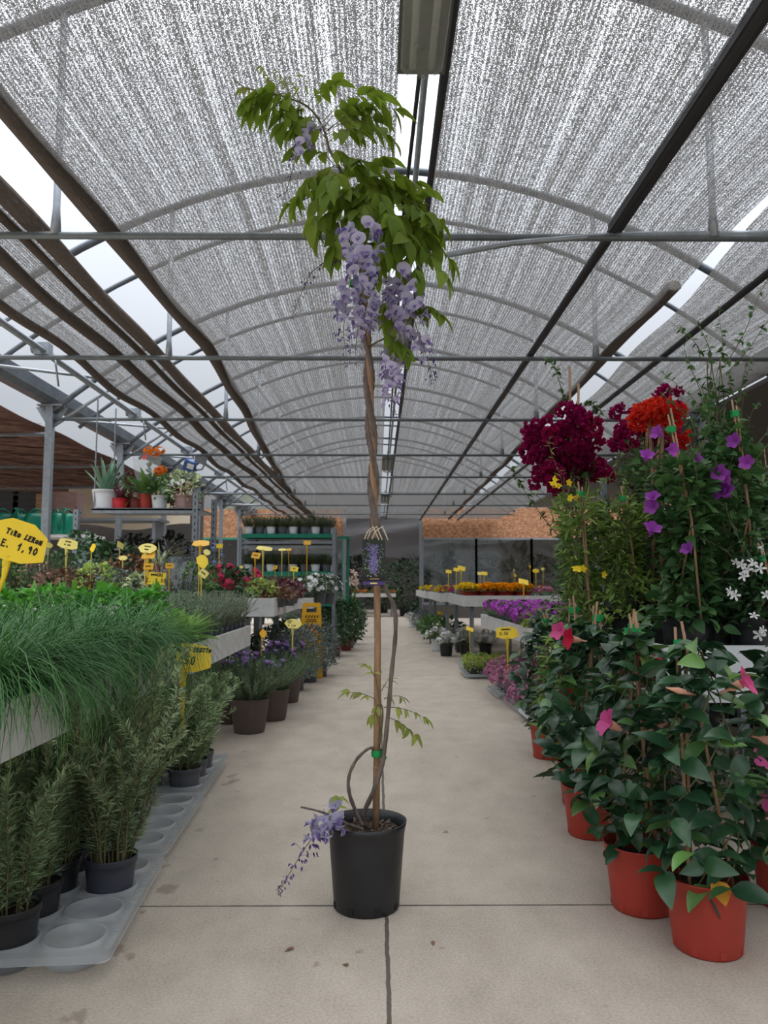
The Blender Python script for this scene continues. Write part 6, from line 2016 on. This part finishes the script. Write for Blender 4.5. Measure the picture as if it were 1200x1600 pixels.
for x in (1.13, 1.30, 1.47):
    for k, y in enumerate(9.35 + np.array((-1.5, -.5, .5, 1.5)) * 0.17):
        potted('bedding_pot', 'small yellow-green flowered pot in the pale floor tray, %s column, %s along' % (('aisle', 'middle', 'inner')[int(round((x - 1.13) / 0.17))], ORD[k]), 'flowering plant', x, y, 0.008, (0.068, 0.056, 0.11, 'blackpot', 'lip'), [('foliage', YG, 0)], 'small yellow-green pots',
               flowers=[(fl_pom('f_yellow', 0.012, 10, 7), 'flower', dome_pts(200 + n, 7, 0.10, 0.15, 0.0, 0.5))])
        n += 1
for k, (x, y, lab) in enumerate(((1.36, 7.75, 'pale tray beneath the dusty pink flowers, farther'), (1.40, 6.95, 'pale tray beneath the dusty pink flowers, middle'), (1.42, 6.3, 'pale tray at the near end of the dusty pink flowers'))):
    cell_tray(lab, x, y, 2, 3, 0.20, 0.085, 0.05, 'clear pot trays', 'whiteplastic' if k == 2 else 'tray')
DPF = [f_bush(370 + i, 420, 0.19, 0.25, 0.026, 0.009, 'l_grey' if i else 'l_pinkish', up=0.5, stems=16) for i in range(2)]
DPC = [fl_cluster('f_dusty', 0.05, 26, 0.013, 8), fl_cluster('f_dusty', 0.055, 18, 0.013, 12)]
n = 0
for j, y in enumerate((6.12, 6.32, 6.8, 7.0, 7.25, 7.55, 7.75, 7.95)):
    for i, x in enumerate((1.28, 1.50)):
        if j == 0 and i == 0:
            continue
        potted('dusty_pink_plant', 'mound of tiny dusty pink flowers on the right floor, %s row, %s' % (ORD[j], ('aisle side', 'inner side')[i]), 'flowering plant', x + rnd.uniform(-.02, .02), y, 0.008, (0.082, 0.066, 0.12, 'blackpot', 'lip'), [('foliage', DPF[n % 2], 0)], 'dusty pink mounds',
               flowers=[(DPC[n % 2], 'flower', dome_pts(230 + n, 11, 0.19, 0.25, 0.0, 0.3)), (fl_cluster('f_dusty', 0.04, 18, 0.012, 3), 'flower', dome_pts(260 + n, 4, 0.19, 0.25, 0.0, 0.4))])
        n += 1
potted('low_green_plant', 'low dark leafed plant in the white tray nearest the mandevillas', 'leaf plant', 1.30, 6.1, 0.008, (0.08, 0.066, 0.10, 'blackpot', 'lip'), [('foliage', B(374, 120, 0.15, 0.14, 0.05, 0.02, 'l_dark'), 0)])

# ================================================================== PLANTS BEYOND THE BACK WALL
BK = [B(380, 420, 0.75, 2.0, 0.26, 0.11, 'l_vdark', up=0.4, stems=12), B(381, 420, 0.75, 1.7, 0.24, 0.09, 'l_dark', up=0.2, stems=12), B(382, 90, 0.9, 2.3, 0.60, 0.22, 'l_vdark', shape='lance', up=0.8, stems=10)]
bkl = [(0.2, 29.3, 1), (-0.9, 28.2, 0), (1.3, 27.6, 0), (0.95, 26.4, 1), (-1.5, 30, 0), (2.2, 27.2, 0), (3.0, 26.6, 2), (3.9, 27.4, 0), (4.6, 26.4, 2), (5.6, 27.2, 0), (-2.6, 27, 1), (-3.8, 27.2, 0), (6.6, 27.5, 2)]
bkn = ['in the middle of the doorway, deepest', 'left behind the doorway', 'right behind the doorway', 'just through the doorway on its right', 'deep behind the left door jamb', 'behind the window next to the doorway', 'with large leaves behind the first right window', 'behind the first window mullion on the right', 'with large leaves behind the second right window',
       'behind the second right window, farther', 'behind the teal framed window', 'behind the left end of the teal window', 'with large leaves behind the last right window']
for (x, y, k), nm in zip(bkl, bkn):
    potted('indoor_tree', 'dark potted tree ' + nm, 'potted tree', x, y, 0, (0.22, 0.18, 0.35, 'blackpot', 'lip'), [('foliage', BK[k], 0)], 'dark plants beyond the back wall')
t = bench('low bench of orange flowers seen through the doorway', -0.85, 0.6, 25.6, 26.5, 0.78, 0.12)
for i in range(5):
    potted('bedding_flower', '%s orange bedding pot from the left on the bench through the doorway' % ORD[i], 'flowering plant', -0.7 + 0.29 * i, 25.85, 0.70, (0.10, 0.08, 0.10, 'maroonpot', 'lip'), [('foliage', BED, 0)], 'orange pots through the doorway', flowers=[(fl_cluster('f_fire', 0.035, 10, 0.018), 'flower', dome_pts(300 + i, 7, 0.15, 0.13, 0.0, 0.45))])
for i, (x, y) in enumerate(((-3.2, 21), (-4.6, 22), (-2.2, 19.5), (-3.6, 18.5), (-5.4, 20.5))):
    potted('indoor_tree', 'dark potted bush %s behind the green rack' % ('nearest', 'second', 'third', 'fourth', 'last')[i], 'potted tree', x, y, 0, (0.22, 0.18, 0.35, 'blackpot', 'lip'), [('foliage', BK[1], 0)], 'dark bushes behind the rack', scale=0.75)
# trees outside, seen through the left roof gap
for i, (px, y) in enumerate(((372, 34), (345, 38), (500, 40))):
    c = at(px, 790, y)
    t = thing('garden_tree', ('bright green tree top past the roof above the rack', 'bright green tree top left of the chipboard wall', 'green tree top beyond the end of the nets')[i], 'tree', (c.x, y, 0), 0, 'trees outside')
    obj('trunk', MB().tube([(0, 0, 0), (0, 0, 2.5), (0.1, 0, 4.3)], [0.16, 0.13, 0.06], 10), 'bark', t)
    obj('crown', B(390 + i, 700, 1.3, 2.6, 0.22, 0.12, 'l_light', up=0.2, stems=14), None, t, (0, 0, 2.6))

# ================================================================== PRICE SIGNS
TL = (('TIRO LERON', 0.0105, 0.012, -0.022, -0.12), ('E. 1,90', 0.015, -0.016, -0.024, -0.05))
sign('large yellow sign lettered TIRO LERON E. 1,90 at the left edge', 22, 846, 2.15, 106, 'yellow', BIGB, 8, -12, -14, 0.17, TL, lean=-0.05)
sign('yellow sign lettered ROSMARINO ERETTO 2,50 over the rosemary', 290, 1028, 4.035, 82, 'yellow', LABELB, 0, -28, -3, 0.30, (('ROSMARINO ERETTO', 0.0086, 0.016, -0.052, -0.01), ('2,50', 0.018, -0.014, -0.030, -0.03)), lean=0.0)
sg = [('pale yellow sign among the dark feathery plants', 106, 850, 6.45, 30, 'paleyellow', LABELB, 20, -20, -12, 0.34, (('~~~~', .011, .010, None, 0), ('~ ~~', .012, -.012, None, 0))),
      ('edge-on pale sign just right of the large yellow one', 76, 852, 6.5, 14, 'paleyellow', LEAFB, 55, -10, -10, 0.34, ()),
      ('edge-on yellow sign left of the light green variegated plant', 145, 856, 6.4, 22, 'yellow', LABELB, -50, -20, -15, 0.32, ()),
      ('thin pale sign stake leaning by the burgundy pot', 188, 852, 6.9, 14, 'paleyellow', RECTB, 70, -10, -20, 0.36, ()),
      ('small pale yellow sign low in front of the burgundy pot', 192, 872, 6.5, 14, 'paleyellow', LEAFB, 10, -30, 0, 0.16, ()),
      ('wide pale yellow sign above the bronze coleus', 230, 857, 6.3, 30, 'paleyellow', LEAFB, 0, -35, -8, 0.26, (('~~~~~', .011, .010, None, 0), ('~~~', .012, -.014, None, 0))),
      ('deep yellow sign directly below the wide pale one', 232, 867, 6.28, 20, 'orange', RECTB, 0, -35, 0, 0.22, ()),
      ('small square yellow sign left above the lettered rectangular one', 232, 885, 5.6, 15, 'orange', RECTB, 5, -20, 0, 0.24, (('~~~', .02, -.008, None, 0),)),
      ('small square yellow sign right above the lettered rectangular one', 265, 884, 5.6, 12, 'orange', RECTB, 15, -20, 0, 0.24, (('~~~', .02, -.008, None, 0),)),
      ('rectangular yellow sign with a handwritten price among the light green herbs', 245, 904, 4.75, 27, 'yellow', RECTB, 0, -15, -3, 0.2, (('~~~ERE', .013, .012, None, 0), ('E. 1,50', .018, -.018, None, 0))),
      ('broad deep yellow sign below the dexion post', 314, 849, 6.9, 27, 'orange', LABELB, 0, -50, 0, 0.28, ()),
      ('pale sign tucked behind the broad deep yellow one', 323, 863, 6.7, 14, 'paleyellow', LEAFB, -15, -20, -30, 0.28, ()),
      ('oval yellow sign leaning left over the grey-green pots', 316, 877, 5.2, 28, 'yellow', BIGB, -25, -20, -35, 0.30, ()),
      ('small pale rectangular sign under the oval yellow one', 318, 896, 5.1, 16, 'paleyellow', RECTB, -10, -20, -35, 0.22, (('~~~', .02, -.008, None, 0),)),
      ('small yellow sign above the crimson flowers', 343, 853, 8.4, 10, 'yellow', RECTB, 0, -20, 0, 0.24, ()),
      ('deep yellow sign before the left rack post', 400, 868, 7.0, 14, 'orange', RECTB, -10, -25, -10, 0.18, (('~~~', .02, -.008, None, 0),)),
      ('large pale sign on a long stake in front of the rack', 413, 857, 7.3, 26, 'paleyellow', LABELB, 10, -62, -18, 0.28, ()),
      ('orange sign half turned among the heucheras', 430, 887, 7.6, 9, 'orange', RECTB, -40, -20, 15, 0.12, (('~~', .02, -.008, None, 0),)),
      ('pale yellow sign in front of the rack middle shelf, left of its pair', 441, 859, 8.2, 14, 'paleyellow', LEAFB, 0, -60, 0, 0.26, ()),
      ('yellow sign in front of the rack middle shelf, right of its pair', 451, 859, 8.25, 10, 'orange', LEAFB, 0, -50, 10, 0.26, ()),
      ('yellow sign on a tall stake against the rack opening', 480, 848, 10.2, 11, 'orange', RECTB, 0, -30, 0, 0.48, ()),
      ('yellow sign over the burgundy heucheras', 460, 889, 8.3, 12, 'yellow', RECTB, 0, -30, -12, 0.14, (('~~', .02, -.008, None, 0),)),
      ('small yellow sign among the crimson flowers', 377, 886, 7.2, 6, 'paleyellow', RECTB, 10, -20, 0, 0.14, ()),
      ('pale yellow sign over the lavender', 458, 975, 6.7, 27, 'paleyellow', LEAFB, 8, -30, -6, 0.22, (('~~~~~', .008, .018, -.040, 0), ('~~~~', .008, .004, -.040, 0), ('E. 3,50', .010, -.018, -.034, 0))),
      ('half turned deep yellow sign left of the lavender sign', 411, 990, 6.35, 19, 'orange', LABELB, -45, -25, -25, 0.16, ()),
      # right side
      ('yellow sign with a long stake over the dusty pink flowers', 792, 989, 7.2, 36, 'yellow', LABELB, 0, -28, 2, 0.32, (('~~~~~I', .011, .014, None, 0), ('E.50', .014, -.010, -.036, 0))),
      ('slim yellow sign over the small yellow-green pots', 734, 983, 9.7, 12, 'yellow', RECTB, 25, -45, -25, 0.30, ()),
      ('tilted yellow sign by the broad leafed floor plants, right one', 699, 953, 13.9, 11, 'yellow', RECTB, 35, -30, -30, 0.22, (('~~', .02, -.008, None, 0),)),
      ('small yellow sign by the broad leafed floor plants, left one', 688, 958, 14.6, 8, 'yellow', RECTB, 15, -40, -15, 0.2, ()),
      ('yellow sign over the yellow flowers, leftmost on the right benches', 701, 893, 13.6, 9, 'yellow', RECTB, 0, -40, -10, 0.26, ()),
      ('yellow sign left of the marigold pair', 713, 890, 12.3, 9, 'yellow', RECTB, 5, -35, -10, 0.28, ()),
      ('yellow sign standing highest over the marigolds', 721, 888, 12.0, 12, 'yellow', RECTB, 5, -35, -15, 0.28, ()),
      ('pale orange sign over the middle marigolds', 750, 896, 11.9, 8, 'paleyellow', RECTB, 0, -35, 0, 0.22, ()),
      ('yellow sign over the middle marigolds', 757, 896, 11.8, 9, 'yellow', RECTB, 0, -35, -10, 0.22, ()),
      ('edge-on yellow sign right of the marigolds', 803, 891, 11.5, 5, 'paleyellow', RECTB, 60, -10, -25, 0.22, ()),
      ('small tilted yellow sign right of the marigolds', 805, 899, 11.9, 6, 'yellow', RECTB, 40, -10, -25, 0.18, ()),
      ('edge-on tall yellow sign before the yellow jasmine', 828, 885, 11.3, 6, 'yellow', RECTB, 55, -10, -25, 0.26, ()),
      ('round-shouldered yellow sign beside the yellow jasmine', 837, 892, 11.9, 11, 'yellow', LEAFB, 0, -20, 0, 0.22, ()),
      ('pale yellow sign at the edge of the jasmine leaves', 848, 889, 12.1, 6, 'paleyellow', RECTB, 20, -20, 10, 0.22, ()),
      ('yellow sign at the corner of the orchid-pink flowers', 818, 909, 9.95, 16, 'yellow', RECTB, 15, -45, -18, 0.22, ())]
for s_ in sg:
    sign(*s_)

# a few fallen leaves on the concrete
for i, (px, py) in enumerate(((818, 1127), (870, 1208), (762, 1090), (460, 1480), (545, 1508), (676, 1470), (350, 1128), (700, 1300))):
    p = gz(px, py, 0.004)
    o = obj('fallen_leaf', MB().leaves([tuple(p)], [(rnd.uniform(-1, 1), rnd.uniform(-1, 1), 0.05)], [(0, 0, 1)], rnd.uniform(0.02, 0.045), 0.014, 'ovate', 0.4, 0.1, 4), 'l_jas' if i < 3 else 'l_bronze')
    tag(o, ('green leaf fallen beside the mandevilla row', 'small green leaf on the floor before the fifth red pot', 'leaf scrap by the dusty pink trays', 'dry leaf on the floor left of the wisteria pot', 'dry leaf scrap in front of the wisteria pot', 'dry leaf scrap right of the wisteria pot', 'leaf scrap beside the nearest lavender pot', 'leaf scrap on the floor between the wisteria and the mandevillas')[i], 'fallen leaf', 'fallen leaves')
